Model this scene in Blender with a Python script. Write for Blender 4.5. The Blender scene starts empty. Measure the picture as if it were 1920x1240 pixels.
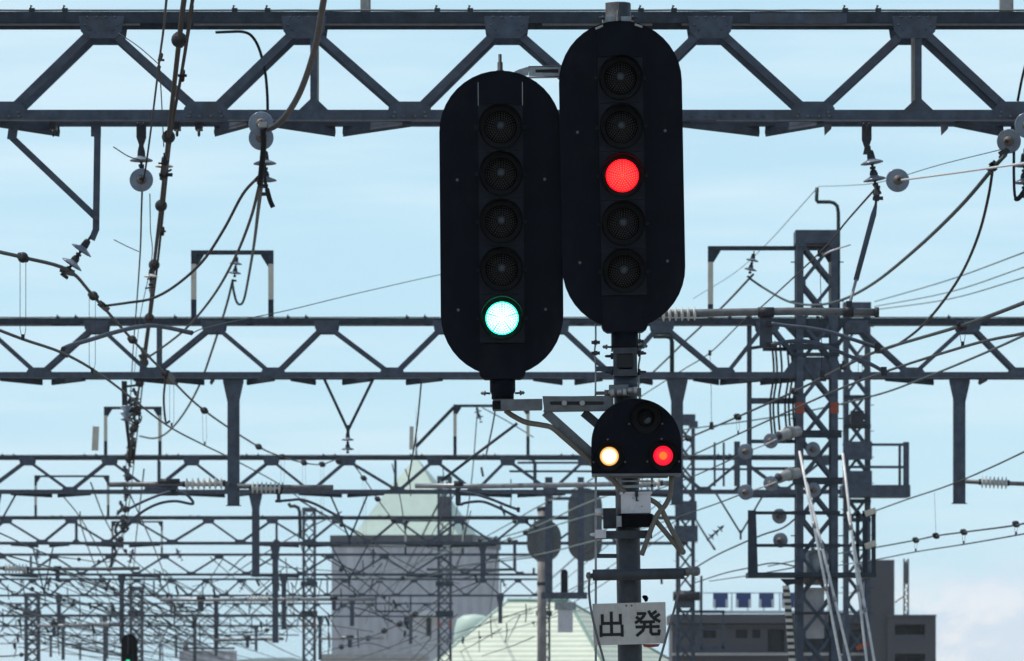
import bpy, math, random
from mathutils import Vector, Matrix, Quaternion
random.seed(7)
scene = bpy.context.scene
COL = scene.collection
R = math.radians
# ---------------------------------------------------------------- camera model
F = 200.0 * 1920 / 36.0          # focal length in photo pixels
HC = 2.8                         # camera height
HOR = 1297.0                     # horizon row in the photo

def P(px, py, Y):
    """a photo pixel at distance Y as a world point"""
    return Vector(((px - 960.0) * Y / F, Y, HC + (HOR - py) * Y / F))

# ---------------------------------------------------------------- mesh builder
class MB:
    def __init__(s):
        s.v = []; s.f = []; s.sm = []
    def add(s, vs, fs, smooth=False):
        n = len(s.v); s.v += [Vector(v) for v in vs]
        for f in fs:
            s.f.append([i + n for i in f]); s.sm.append(smooth)
        return s
    def box(s, c, sx, sy, sz):
        x, y, z = c; a, b, d = sx / 2, sy / 2, sz / 2
        vs = [(x + i * a, y + j * b, z + k * d) for k in (-1, 1) for j in (-1, 1) for i in (-1, 1)]
        return s.add(vs, [(0, 2, 3, 1), (4, 5, 7, 6), (0, 1, 5, 4), (2, 6, 7, 3), (0, 4, 6, 2), (1, 3, 7, 5)])
    def bar(s, a, b, w, t, n=(0, 1, 0)):
        """rectangular bar a-b: width w across, thickness t along n"""
        a = Vector(a); b = Vector(b); d = (b - a).normalized(); n = Vector(n)
        n = n - d * n.dot(d)
        if n.length < 1e-6: n = Vector((1, 0, 0)) - d * d.x
        n.normalize(); u = d.cross(n); u *= w / 2; n = n * t / 2
        vs = []
        for p in (a, b): vs += [p - u - n, p + u - n, p + u + n, p - u + n]
        return s.add(vs, [(0, 1, 2, 3), (7, 6, 5, 4), (0, 4, 5, 1), (1, 5, 6, 2), (2, 6, 7, 3), (3, 7, 4, 0)])
    def angle(s, a, b, w, fl, t=.011, side=1, n=(0, 1, 0)):
        """L section: a web of width w facing -n and a flange fl deep along n on one edge"""
        a = Vector(a); b = Vector(b); nn = Vector(n); d = (b - a).normalized(); u = d.cross(nn).normalized()
        s.bar(a, b, w, t, n)
        o = u * side * (w / 2 - t / 2) + nn * (fl / 2 + t / 2)
        return s.bar(a + o, b + o, t, fl, n)
    def tube(s, pts, r, n=7, cap=True):
        pts = [Vector(p) for p in pts]; m = len(pts)
        rs = r if isinstance(r, (list, tuple)) else [r] * m
        base = len(s.v); ref = None; rings = []
        for i, p in enumerate(pts):
            d = (pts[min(i + 1, m - 1)] - pts[max(i - 1, 0)])
            if d.length < 1e-9: d = Vector((0, 0, 1))
            d.normalize()
            if ref is None:
                ref = Vector((0, 1, 0)) if abs(d.y) < .9 else Vector((1, 0, 0))
            ref = (ref - d * ref.dot(d)).normalized(); w = d.cross(ref)
            s.v += [p + (ref * math.cos(2 * math.pi * k / n) + w * math.sin(2 * math.pi * k / n)) * rs[i] for k in range(n)]
        for i in range(m - 1):
            for k in range(n):
                a = base + i * n + k; b = base + i * n + (k + 1) % n
                s.f.append([a, b, b + n, a + n]); s.sm.append(True)
        if cap:
            s.f.append([base + k for k in reversed(range(n))]); s.sm.append(False)
            s.f.append([base + (m - 1) * n + k for k in range(n)]); s.sm.append(False)
        return s
    def lathe(s, prof, c=(0, 0, 0), axis=(0, 0, 1), n=20):
        """profile of (radius, height) turned about an axis through c"""
        c = Vector(c); q = Vector((0, 0, 1)).rotation_difference(Vector(axis).normalized())
        base = len(s.v); m = len(prof)
        for r, h in prof:
            s.v += [c + q @ Vector((r * math.cos(2 * math.pi * k / n), r * math.sin(2 * math.pi * k / n), h)) for k in range(n)]
        for i in range(m - 1):
            for k in range(n):
                a = base + i * n + k; b = base + i * n + (k + 1) % n
                s.f.append([a, b, b + n, a + n]); s.sm.append(True)
        if prof[0][0] > 1e-5: s.f.append([base + k for k in reversed(range(n))]); s.sm.append(False)
        if prof[-1][0] > 1e-5: s.f.append([base + (m - 1) * n + k for k in range(n)]); s.sm.append(False)
        return s
    def prism(s, out, y0, y1):
        """outline in (x, z), clockwise or not, pushed from y0 to y1"""
        m = len(out)
        ar = sum(out[i][0] * out[(i + 1) % m][1] - out[(i + 1) % m][0] * out[i][1] for i in range(m))
        if ar < 0: out = out[::-1]
        vs = [(x, y0, z) for x, z in out] + [(x, y1, z) for x, z in out]
        fs = [list(range(m)), [m + i for i in reversed(range(m))]]
        fs += [[i, m + i, m + (i + 1) % m, (i + 1) % m] for i in range(m)]
        return s.add(vs, fs)
    def ball(s, c, r, n=12):
        k = n // 2
        return s.lathe([(r * math.sin(math.pi * i / k) + (1e-6), -r * math.cos(math.pi * i / k)) for i in range(k + 1)], c, (0, 0, 1), n)

def smooth(pts, k=6):
    """Catmull-Rom through the points"""
    pts = [Vector(p) for p in pts]
    if len(pts) < 3:
        return [pts[0].lerp(pts[1], i / 4) for i in range(5)]
    q = [pts[0] * 2 - pts[1]] + pts + [pts[-1] * 2 - pts[-2]]; out = []
    for i in range(1, len(q) - 2):
        a, b, c, d = q[i - 1:i + 3]
        for j in range(k):
            t = j / k
            out.append(.5 * ((2 * b) + (c - a) * t + (2 * a - 5 * b + 4 * c - d) * t * t + (3 * b - a - 3 * c + d) * t ** 3))
    out.append(pts[-1]); return out

# ---------------------------------------------------------------- materials
def nodes(name):
    m = bpy.data.materials.new(name); m.use_nodes = True
    nt = m.node_tree; return m, nt, nt.nodes['Principled BSDF']

def mat(name, col, rough=.5, metal=0.0, var=.25, scale=6.0, stain=None, stain_amt=.45, bump=.0, spec=.5):
    m, nt, b = nodes(name); N = nt.nodes; L = nt.links
    tc = N.new('ShaderNodeTexCoord'); no = N.new('ShaderNodeTexNoise')
    no.inputs['Scale'].default_value = scale; no.inputs['Detail'].default_value = 5; no.inputs['Roughness'].default_value = .65
    L.new(tc.outputs['Object'], no.inputs['Vector'])
    rp = N.new('ShaderNodeValToRGB'); L.new(no.outputs['Fac'], rp.inputs['Fac'])
    rp.color_ramp.elements[0].position = .3; rp.color_ramp.elements[1].position = .7
    rp.color_ramp.elements[0].color = [c * (1 - var) for c in col] + [1]
    rp.color_ramp.elements[1].color = [min(1, c * (1 + var)) for c in col] + [1]
    out = rp.outputs['Color']
    if stain:
        n2 = N.new('ShaderNodeTexNoise'); n2.inputs['Scale'].default_value = scale * .6; n2.inputs['Detail'].default_value = 8
        n2.inputs['Roughness'].default_value = .7
        mp = N.new('ShaderNodeMapping'); mp.inputs['Location'].default_value = (3, 7, 1); mp.inputs['Scale'].default_value = (1.4, 1, .7)
        L.new(tc.outputs['Object'], mp.inputs['Vector']); L.new(mp.outputs['Vector'], n2.inputs['Vector'])
        r2 = N.new('ShaderNodeValToRGB'); L.new(n2.outputs['Fac'], r2.inputs['Fac'])
        r2.color_ramp.elements[0].position = .52; r2.color_ramp.elements[0].color = (0, 0, 0, 1)
        r2.color_ramp.elements[1].position = .74; r2.color_ramp.elements[1].color = (stain_amt,) * 3 + (1,)
        mx = N.new('ShaderNodeMix'); mx.data_type = 'RGBA'
        L.new(r2.outputs['Color'], mx.inputs['Factor']); L.new(out, mx.inputs['A']); mx.inputs['B'].default_value = (*stain, 1)
        out = mx.outputs['Result']
    L.new(out, b.inputs['Base Color'])
    b.inputs['Roughness'].default_value = rough; b.inputs['Metallic'].default_value = metal
    b.inputs['Specular IOR Level'].default_value = spec
    if bump:
        bp = N.new('ShaderNodeBump'); bp.inputs['Strength'].default_value = bump; bp.inputs['Distance'].default_value = .01
        L.new(no.outputs['Fac'], bp.inputs['Height']); L.new(bp.outputs['Normal'], b.inputs['Normal'])
    return m

def glow(name, col, k):
    m, nt, b = nodes(name)
    b.inputs['Base Color'].default_value = (*[min(c, 1) * .3 for c in col], 1)
    b.inputs['Emission Color'].default_value = (*col, 1); b.inputs['Emission Strength'].default_value = k
    b.inputs['Roughness'].default_value = .3
    return m

def striped(name, c0, c1, scale, axis='Z', rough=.6, sharp=.06, dist=0.0):
    """bands across one object axis: standing seams, spiral wrapping"""
    m, nt, b = nodes(name); N = nt.nodes; L = nt.links
    tc = N.new('ShaderNodeTexCoord'); w = N.new('ShaderNodeTexWave'); w.bands_direction = axis
    w.inputs['Scale'].default_value = scale; w.inputs['Distortion'].default_value = dist; w.inputs['Detail'].default_value = 0
    L.new(tc.outputs['Object'], w.inputs['Vector'])
    rp = N.new('ShaderNodeValToRGB'); L.new(w.outputs['Fac'], rp.inputs['Fac'])
    rp.color_ramp.elements[0].position = .5 - sharp; rp.color_ramp.elements[1].position = .5 + sharp
    rp.color_ramp.elements[0].color = (*c0, 1); rp.color_ramp.elements[1].color = (*c1, 1)
    no = N.new('ShaderNodeTexNoise'); no.inputs['Scale'].default_value = .9; no.inputs['Detail'].default_value = 6
    L.new(tc.outputs['Object'], no.inputs['Vector'])
    mr = N.new('ShaderNodeMapRange'); mr.inputs['To Min'].default_value = .8; mr.inputs['To Max'].default_value = 1.15
    L.new(no.outputs['Fac'], mr.inputs['Value'])
    mx = N.new('ShaderNodeMix'); mx.data_type = 'RGBA'; mx.blend_type = 'MULTIPLY'; mx.inputs['Factor'].default_value = 1
    L.new(rp.outputs['Color'], mx.inputs['A']); L.new(mr.outputs['Result'], mx.inputs['B'])
    L.new(mx.outputs['Result'], b.inputs['Base Color']); b.inputs['Roughness'].default_value = rough
    return m

M = {
 'steel': mat('blue_grey_painted_steel', (.072, .089, .119), .55, 0, .34, 7, (.085, .066, .050), .75, .2, .25),
 'steel_dark': mat('dark_blue_grey_steel', (.036, .047, .063), .55, 0, .4, 7, (.055, .044, .034), .7, .2, .2),
 'steel_pale': mat('weathered_and_sunlit_pale_steel', (.42, .40, .36), .6, 0, .2, 9, (.12, .10, .08), .6, .1),
 'galv': mat('galvanised_steel', (.30, .31, .32), .42, .35, .3, 14, (.13, .12, .11), .5, .1),
 'galv_dull': mat('dull_galvanised_steel', (.135, .14, .145), .5, .15, .3, 14, (.10, .08, .06), .5, .1),
 'pole': mat('dark_grey_mast_steel', (.050, .057, .066), .5, 0, .35, 11, (.09, .075, .062), .5, .2, .25),
 'navy': mat('navy_black_signal_paint', (.0052, .0066, .0118), .6, 0, .3, 5, (.015, .016, .019), .8, .05, .08),
 'navy2': mat('navy_black_housing_paint', (.0150, .0180, .0250), .55, 0, .25, 9, (.024, .026, .028), .7, .05, .12),
 'hood': mat('matt_black_hood_paint', (.0028, .0032, .0045), .7, 0, .2, 20, None, 0, 0, .05),
 'halo_cone': mat('black_halo_cone', (.019, .019, .020), .8, 0, .2, 20, spec=.05),  # surface of the added cone that shows the lamp halo
 'lens': mat('smoked_lens', (.006, .0062, .0065), .35, 0, .2, 30, spec=.08),
 'led': mat('unlit_led_dot', (.10, .096, .088), .4, 0, .3, 40, spec=.2),
 'glint_cap': mat('lens_glint_cap', (.05, .065, .085), .35, 0, .2, 30),  # grey-blue of the glint on an unlit lens
 'porc': mat('grey_porcelain', (.20, .235, .285), .22, 0, .18, 14, (.12, .11, .10), .5, spec=.4),
 'porc_pale': mat('pale_porcelain', (.62, .62, .58), .25, 0, .12, 10, (.3, .27, .22), .5),
 'iron': mat('dark_cast_iron_fitting', (.036, .040, .046), .5, .1, .35, 18, (.12, .09, .06), .5, .2, spec=.2),
 'rust': mat('rusted_clamp_steel', (.15, .125, .105), .6, 0, .35, 20, (.2, .13, .08), .6, .2),
 'copper': mat('weathered_brown_wire', (.026, .019, .017), .6, 0, .35, 12, spec=.2),
 'wire': mat('weathered_grey_wire', (.024, .027, .030), .55, 0, .35, 8, spec=.2),
 'wire_green': mat('weathered_green_grey_wire', (.042, .062, .062), .5, .1, .3, 8, spec=.2),
 'wire_light_green': mat('pale_green_grey_wire', (.17, .22, .21), .5, .1, .3, 8, spec=.2),  # lit copy of the green wire, its shine put into the colour
 'wire_pale': mat('pale_aluminium_wire', (.62, .62, .61), .45, .1, .2, 8),
 'cable': mat('black_cable_sheath', (.010, .012, .013), .5, 0, .3, 10, spec=.2),
 'cable_grey': mat('grey_cable_sheath', (.075, .075, .08), .5, 0, .3, 10, (.07, .065, .06), .6, spec=.2),
 'conduit': mat('tan_flexible_conduit', (.155, .132, .10), .6, 0, .25, 16, (.09, .07, .055), .6),
 'cream': mat('cream_painted_band', (.62, .57, .46), .55, 0, .12, 12, (.28, .22, .15), .5),
 'orange': mat('orange_marker_band', (.34, .055, .02), .5, 0, .2, 10),
 'whitebox': mat('off_white_enamel', (.64, .62, .63), .5, 0, .08, 14, (.24, .22, .2), .5),
 'signwhite': mat('off_white_sign_board', (.55, .515, .47), .6, 0, .08, 12, (.30, .235, .17), .7),
 'ink': mat('black_sign_lettering', (.008, .008, .008), .7, 0, .2, 20),
 'flat_pole': mat('stained_concrete', (.27, .25, .24), .85, 0, .3, 2.5, (.14, .12, .11), .6),
 'porc_dull': mat('dull_pale_porcelain', (.33, .34, .33), .35, 0, .15, 10, (.2, .18, .15), .5),
 'concrete': mat('pale_concrete', (.46, .44, .41), .8, 0, .18, 3, (.2, .19, .18), .5),
 'tower_wall': striped('ribbed_grey_wall', (.56, .55, .565), (.50, .49, .51), .28, 'X', .85, .35),
 'tower_wall2': mat('light_grey_render', (.60, .59, .59), .85, 0, .08, .5, (.48, .46, .44), .5),
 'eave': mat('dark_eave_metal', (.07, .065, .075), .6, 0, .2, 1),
 'flat_wall': mat('brown_grey_render', (.085, .079, .088), .85, 0, .10, .5, (.10, .095, .10), .5),
 'flat_band': mat('dark_parapet_render', (.105, .10, .11), .85, 0, .12, .5),
 'glass': mat('dark_window_glass', (.010, .013, .02), .35, 0, .3, .3, spec=.12),
 'white': mat('white_painted_metal', (.72, .73, .74), .5, 0, .06, 2),
 'blue': mat('deep_blue_sign_panel', (.012, .045, .19), .4, 0, .1, 1),
 'copper_roof': striped('pale_green_seamed_roof', (.45, .60, .51), (.53, .66, .57), 1.2, 'Z', .55, .3),
 'seam_roof': striped('pale_green_ribbed_roof', (.66, .69, .55), (.42, .51, .41), .84, 'Z', .55, .3),
 'verdigris': mat('darker_green_roof_trim', (.16, .27, .23), .6, 0, .15, 1),
 'ground': mat('grey_brown_ballast', (.17, .15, .13), .95, 0, .35, 3, (.1, .09, .08), .5, .4),
 'hill': mat('wooded_hill', (.045, .075, .07), .9, 0, .35, .01, (.035, .06, .06), .5, spec=.1),
 'wrap': striped('cream_black_spiral_wrap', (.62, .58, .50), (.03, .03, .03), 3.0, 'Z', .5, .1),
 'red_lit': glow('lit_red_lens', (1.0, .0018, .008), 4.0),
 'red_dot': glow('lit_red_led', (1.0, .026, .010), 8.0),
 'green_lit': glow('lit_green_lens', (.005, 1.0, .46), 8.0),
 'green_dot': glow('lit_green_led', (.16, 1.0, .60), 13.0),
 'warm0': glow('lit_warm_core', (1.0, .90, .66), 3.2),
 'warm1': glow('lit_warm_mid', (1.0, .72, .34), 1.6),
 'warm2': glow('lit_warm_rim', (1.0, .48, .14), 1.05),
 'red0': glow('lit_red_core', (1.0, .13, .012), 1.5),
 'red1': glow('lit_red_rim', (1.0, .006, .028), 1.4),
 'green_far': glow('lit_far_green', (.0, 1.0, .5), .7),
}

# ---------------------------------------------------------------- objects
ORG = {}
def tag(o, label, cat, group=None, kind=None):
    if label: o['label'] = label
    if cat: o['category'] = cat
    if group: o['group'] = group
    if kind: o['kind'] = kind
    return o

def thing(name, label, cat, loc, group=None, roty=0.0):
    o = bpy.data.objects.new(name, None); o.empty_display_size = .1; COL.objects.link(o)
    o.location = loc; o.rotation_euler = (0, roty, 0); ORG[o.name] = Vector(loc)
    return tag(o, label, cat, group)

def part(root, name, mb, m, parent=None, local=False, label=None):
    """mesh part of a thing; parent = another part of it makes a sub-part"""
    me = bpy.data.meshes.new(name); off = Vector((0, 0, 0)) if local or root is None else ORG[root.name]
    me.from_pydata([v - off for v in mb.v], [], mb.f); me.polygons.foreach_set('use_smooth', mb.sm); me.update()
    me.materials.append(M[m] if isinstance(m, str) else m)
    o = bpy.data.objects.new(name, me); COL.objects.link(o); o.parent = parent or root
    if label: o['label'] = label
    return o

def dup(root, loc, label=None, group=None, quat=None, sc=None):
    r = root.copy(); COL.objects.link(r); r.location = loc
    if quat is not None: r.rotation_mode = 'QUATERNION'; r.rotation_quaternion = quat
    if sc: r.scale = (sc, sc, sc)
    if label: r['label'] = label
    if group: r['group'] = group
    elif 'group' in r and group == '': del r['group']
    for c in root.children:
        k = c.copy(); COL.objects.link(k); k.parent = r
        for g in c.children:
            h = g.copy(); COL.objects.link(h); h.parent = k
    return r

# ---------------------------------------------------------------- camera, light, sky
cam = bpy.data.cameras.new('camera'); co = bpy.data.objects.new('camera', cam); COL.objects.link(co)
co.location = (0, 0, HC); co.rotation_euler = (R(90), 0, 0)
cam.lens = 200; cam.sensor_width = 36; cam.shift_y = (HOR - 620) / 1920; cam.clip_start = .5; cam.clip_end = 20000
cam.dof.use_dof = True; cam.dof.focus_distance = 33.0; cam.dof.aperture_fstop = 12.0; cam.dof.aperture_blades = 7
scene.camera = co

SUN = Vector((-.46, .12, 1.0)).normalized()
sl = bpy.data.lights.new('sun', 'SUN'); so = bpy.data.objects.new('sun', sl); COL.objects.link(so)
sl.energy = 3.6; sl.angle = R(.53); sl.color = (1.0, .955, .89)
so.rotation_euler = SUN.to_track_quat('Z', 'Y').to_euler(); so.location = (-8, 10, 40)

w = bpy.data.worlds.new('World'); scene.world = w; w.use_nodes = True
nt = w.node_tree; N = nt.nodes; L = nt.links; bg = N['Background']
sk = N.new('ShaderNodeTexSky'); sk.sky_type = 'NISHITA'; sk.sun_disc = False
sk.sun_elevation = math.asin(SUN.z); sk.sun_rotation = math.atan2(SUN.x, SUN.y)
sk.altitude = 50; sk.air_density = 1.0; sk.dust_density = .6; sk.ozone_density = 2.0
tc = N.new('ShaderNodeTexCoord')
def wnoise(scale, stretch, detail, rough, loc=(0, 0, 0), rot=(0, 0, 0)):
    mp = N.new('ShaderNodeMapping'); mp.inputs['Scale'].default_value = stretch; mp.inputs['Location'].default_value = loc
    mp.inputs['Rotation'].default_value = rot
    L.new(tc.outputs['Generated'], mp.inputs['Vector'])
    n = N.new('ShaderNodeTexNoise'); n.inputs['Scale'].default_value = scale; n.inputs['Detail'].default_value = detail
    n.inputs['Roughness'].default_value = rough; L.new(mp.outputs['Vector'], n.inputs['Vector']); return n.outputs['Fac']
def ramp(src, a, b, top=1.0):
    r = N.new('ShaderNodeMapRange'); r.interpolation_type = 'SMOOTHSTEP'
    r.inputs['From Min'].default_value = a; r.inputs['From Max'].default_value = b
    r.inputs['To Min'].default_value = 0; r.inputs['To Max'].default_value = top; L.new(src, r.inputs['Value']); return r.outputs['Result']
def mul(a, b):
    m = N.new('ShaderNodeMath'); m.operation = 'MULTIPLY'; L.new(a, m.inputs[0]); L.new(b, m.inputs[1]); return m.outputs[0]
def mixc(fac, a, col):
    m = N.new('ShaderNodeMix'); m.data_type = 'RGBA'; L.new(fac, m.inputs['Factor']); L.new(a, m.inputs['A']); m.inputs['B'].default_value = (*col, 1); return m.outputs['Result']
SKYK = .10
sep = N.new('ShaderNodeSeparateXYZ'); L.new(tc.outputs['Generated'], sep.inputs[0])
# pale veil of moist summer air low over the horizon, the clear sky above it
veil = ramp(sep.outputs['Z'], .55, .02, .86)
var = wnoise(3.0, (1, 1, 5), 3, .5, loc=(.4, .2, .1))
vm = N.new('ShaderNodeMix'); vm.data_type = 'RGBA'; L.new(var, vm.inputs['Factor'])
vm.inputs['A'].default_value = (4.7, 7.6, 9.45, 1); vm.inputs['B'].default_value = (6.1, 8.75, 10.1, 1)
vx = N.new('ShaderNodeMix'); vx.data_type = 'RGBA'; L.new(veil, vx.inputs['Factor']); L.new(sk.outputs['Color'], vx.inputs['A']); L.new(vm.outputs['Result'], vx.inputs['B'])
col = vx.outputs['Result']
# thin cirrus streaks, then a low bank of cumulus in one quarter of the sky
cir = ramp(wnoise(7, (1, 1, 9), 4, .6, rot=(0, R(10), 0)), .40, .70, .42)
col = mixc(cir, col, (8.4, 9.4, 10.1))
bank = mul(mul(ramp(wnoise(34, (1, 1, 1.7), 6, .62, loc=(.63, 0, .21)), .40, .52, 1.0), ramp(sep.outputs['Z'], .030, .014)), ramp(sep.outputs['X'], .055, .082))
col = mixc(bank, col, (7.2, 8.1, 9.2))
bank2 = mul(mul(ramp(wnoise(60, (1, 1, 1.6), 7, .62, loc=(.13, 0, .51)), .44, .58, .95), ramp(sep.outputs['Z'], .024, .011)), ramp(sep.outputs['X'], .050, .070))
col = mixc(bank2, col, (9.3, 9.4, 9.6))
L.new(col, bg.inputs['Color']); bg.inputs['Strength'].default_value = SKYK

scene.view_settings.view_transform = 'Standard'; scene.view_settings.look = 'None'
scene.view_settings.exposure = 0.06; scene.view_settings.gamma = 1.0
scene.cycles.use_denoising = True
scene.cycles.max_bounces = 7; scene.cycles.diffuse_bounces = 3; scene.cycles.glossy_bounces = 3; scene.cycles.volume_bounces = 2
# ---------------------------------------------------------------- signal heads (33 m away)
YS = 33.0; S = YS / F

def stadium(hw, top, bot, n=20):
    """upright stadium in pixels about the origin -> (x, z) metres"""
    pts = [(hw * math.cos(math.pi * i / n), -(top + hw) + hw * math.sin(math.pi * i / n)) for i in range(n + 1)]
    pts += [(-hw * math.cos(math.pi * i / n), -(bot - hw) - hw * math.sin(math.pi * i / n)) for i in range(n + 1)]
    return [(x * S, z * S) for x, z in pts]

def disc(mb, c, r, n=28):
    x, y, z = c
    vs = [(x, y, z)] + [(x + r * math.cos(2 * math.pi * k / n), y, z + r * math.sin(2 * math.pi * k / n)) for k in range(n)]
    return mb.add(vs, [(0, 1 + k, 1 + (k + 1) % n) for k in range(n)])

def dome_disc(mb, c, r, bulge=.012, n=28):
    return mb.lathe([(r, 0), (r * .8, bulge * .4), (r * .5, bulge * .75), (r * .2, bulge * .97), (1e-5, bulge)], c, (0, -1, 0), n)

def leds(c, r, y, dot=.92):
    mb = MB(); x0, z0 = c; rings = 7
    for k in range(1, rings + 1):
        rr = r * (k - .35) / rings
        for sct in range(5):
            for j in range(k):
                a = R(90) + 2 * math.pi * (sct + (j + .5) / k * .965 + .0175) / 5
                x = x0 + rr * math.cos(a); z = z0 + rr * math.sin(a); d = dot * S
                mb.lathe([(d, 0), (d * .6, d * .6), (1e-5, d * .8)], (x, y - .0125 * (1 - (rr / r) ** 2), z), (0, -1, 0), 6)
    return mb

def hood_mesh(c, r, y, length, wall=.004, open_deg=96, n=40):
    """a hood: a tube that is cut away more and more towards its lower side"""
    mb = MB(); x0, z0 = c; base = 0
    outer = []; inner = []
    vs = []; fs = []
    for k in range(n):
        a = 2 * math.pi * k / n
        low = max(0.0, -math.sin(a))                       # 1 at the bottom
        ln = length * (1 - .86 * min(1, max(0, (low - .15) / .75)))
        ca, sa = math.cos(a), math.sin(a)
        vs += [(x0 + r * ca, y, z0 + r * sa), (x0 + r * ca, y - ln, z0 + r * sa),
               (x0 + (r - wall) * ca, y - ln, z0 + (r - wall) * sa), (x0 + (r - wall) * ca, y, z0 + (r - wall) * sa)]
    for k in range(n):
        a = 4 * k; b = 4 * ((k + 1) % n)
        fs += [(a, b, b + 1, a + 1), (a + 1, b + 1, b + 2, a + 2), (a + 2, b + 2, b + 3, a + 3)]
    return mb.add(vs, fs, True)

def lamp(root, u, v, state, r_hood=40.5, r_lens=30.5, hood_len=.15):
    c = (u * S, -v * S); yb = -.040
    hd = part(root, 'lamp_hood', hood_mesh(c, r_hood * S, yb + .002, hood_len), 'hood', local=True)
    ring = MB().lathe([(r_hood * S * .99, 0), (r_hood * S * .99, .034), (r_lens * S * 1.02, .004)], (c[0], yb - .002, c[1]), (0, -1, 0), 36)  # ring shaped as a cone to catch lens light as a halo
    part(root, 'lens_ring', ring, 'halo_cone', hd, local=True)
    body = {'off': 'lens', 'dim': 'lens', 'red': 'red_lit', 'green': 'green_lit'}[state]
    dots = {'off': 'led', 'dim': 'led', 'red': 'red_dot', 'green': 'green_dot'}[state]
    part(root, 'lens', dome_disc(MB(), (c[0], yb - .006, c[1]), r_lens * S), body, hd, local=True, label={'red': 'lit red lens', 'green': 'lit green lens'}.get(state))
    part(root, 'led_array', leds(c, r_lens * S * .93, yb - .0065, {'off': 1.25, 'dim': 1.2, 'red': 1.3, 'green': 1.95}[state]), dots, hd, local=True)
    if state in ('off', 'dim'):
        part(root, 'lens_glint_cap', MB().prism([(c[0] + 9 * S * math.cos(R(15 * i)), c[1] + 1 * S + 8 * S * math.sin(R(15 * i))) for i in range(13)], yb - .021, yb - .012) if False else MB().lathe([(8 * S, 0), (6 * S, .004), (1e-5, .006)], (c[0], yb - .018, c[1] + 3 * S), (0, -1, 0), 16), 'glint_cap', hd, local=True)  # small cap, its colour paints the glint on the unlit lens
    for sg in (-1, 1):
        part(root, 'hinge_lug', MB().lathe([(3.4 * S, 0), (3.4 * S, .012), (1.8 * S, .012)], (c[0] + sg * (r_hood + 4.5) * S, yb, c[1]), (0, -1, 0), 12), 'navy2', hd, local=True)

def signal_head(name, label, cx, cy, lean, hw, top, bot, lamps, strip, base, Y=YS, seams=()):
    """cx, cy: pixel of the head's origin; lamps (v, state); strip (half width, v0, v1); base: list of socket steps"""
    root = thing(name, label, 'railway signal', P(cx, cy, Y), 'tall signal heads on the mast', R(-lean))
    mb = MB(); o = stadium(hw, top, bot); mb.prism(o, 0, .006)
    o2 = stadium(hw + .6, top - .6, bot + .6)
    m = len(o)                                            # thin rolled rim
    vs = [(x, -.004, z) for x, z in o2] + [(x, .022, z) for x, z in o2] + [(x, .022, z) for x, z in o] + [(x, -.004, z) for x, z in o]
    fs = []
    for i in range(m):
        j = (i + 1) % m
        for k in range(4): fs.append((k * m + i, ((k + 1) % 4) * m + i, ((k + 1) % 4) * m + j, k * m + j))
    mb.add(vs, fs)
    bp = part(root, 'backplate', mb, 'navy', local=True)
    for u, v in ((-82, -84), (82, -84), (-82, 160), (82, 160)):
        part(root, 'plate_bolt', MB().lathe([(3 * S, 0), (3 * S, .006), (1.5 * S, .009)], (u * S, 0, -v * S), (0, -1, 0), 8), 'galv_dull', bp, local=True)
    h, v0, v1 = strip
    vs = [l[0] for l in lamps]; n = len(vs)
    for i in range(n):
        a = v0 if i == 0 else (vs[i - 1] + vs[i]) / 2; b = v1 if i == n - 1 else (vs[i] + vs[i + 1]) / 2
        part(root, 'lamp_case', MB().box((0, -.019, -(a + b) / 2 * S), 2 * h * S, .04, (b - a - 1.2) * S), 'navy2', local=True)
    # upper cover, lower cover and the case behind the plate
    for a, b, nm in ((top + 4, v0 - 2, 'upper_cover'), (v1 + 2, bot + 6, 'lower_cover')):
        e = -1 if nm == 'upper_cover' else 1
        xx = h * .995
        if e < 0: o = [(-xx, b), (-xx, top + 22), (-xx * .5, top + 9), (0, top + 4), (xx * .5, top + 9), (xx, top + 22), (xx, b)]
        else: o = [(-xx, a), (-xx, bot - 6), (-xx + 3, bot + 1), (-xx + 10, bot + 6), (xx - 10, bot + 6), (xx - 3, bot + 1), (xx, bot - 6), (xx, a)]
        part(root, nm, MB().prism([(u * S, -v * S) for u, v in o], -.024, -.0005), 'navy', local=True)
        if e > 0:
            o = [(u * 1.05, v) for u, v in o[1:-1]]
            part(root, 'lower_lip', MB().prism([(u * S, -v * S) for u, v in [(-xx * 1.02, bot - 9)] + o + [(xx * 1.02, bot - 9)]], .007, .15), 'navy', local=True)
    mb = MB().prism([(u * S, -v * S) for u, v in ((-h * .9, v0), (h * .9, v0), (h * .9, bot - 2), (-h * .9, bot - 2))], .007, .16)
    part(root, 'rear_case', mb, 'navy2', local=True)
    for sx in seams:
        part(root, 'cover_edge', MB().box((sx * S, -.0250, -(top + v0 + 22) / 2 * S), 1.3 * S, .004, (v0 - top - 22) * S), 'galv', local=True)
    for v, st in lamps: lamp(root, 0, v, st)
    for nm, prof, mt in base:
        part(root, nm, MB().lathe([(r * S, -v * S) for r, v in prof], (0, .06, 0), (0, 0, 1), 24), mt, local=True)
    return root

# right-hand head, taller on the mast
hr = signal_head('railway_signal', 'taller oval black signal with its middle lamp lit red, on top of the mast', 1166.5, 331, 1.05, 114.5, -291, 285,
    [(-182, 'off'), (-91, 'off'), (0, 'red'), (90, 'off'), (179, 'dim')], (41.5, -222, 223),
    [('socket', [(25, 288), (25, 318), (24, 324)], 'navy')], YS - .06)
hl = signal_head('railway_signal', 'lower oval black signal with its bottom lamp lit green, on the side arm', 940, 421, .45, 114.5, -288, 284,
    [(-181, 'off'), (-93, 'off'), (-4, 'off'), (86, 'off'), (177, 'green')], (42, -222, 223),
    [('socket', [(24, 291), (24, 312), (21, 318), (21, 327)], 'navy')], YS + .02, seams=(-41.5, 41.5))
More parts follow.
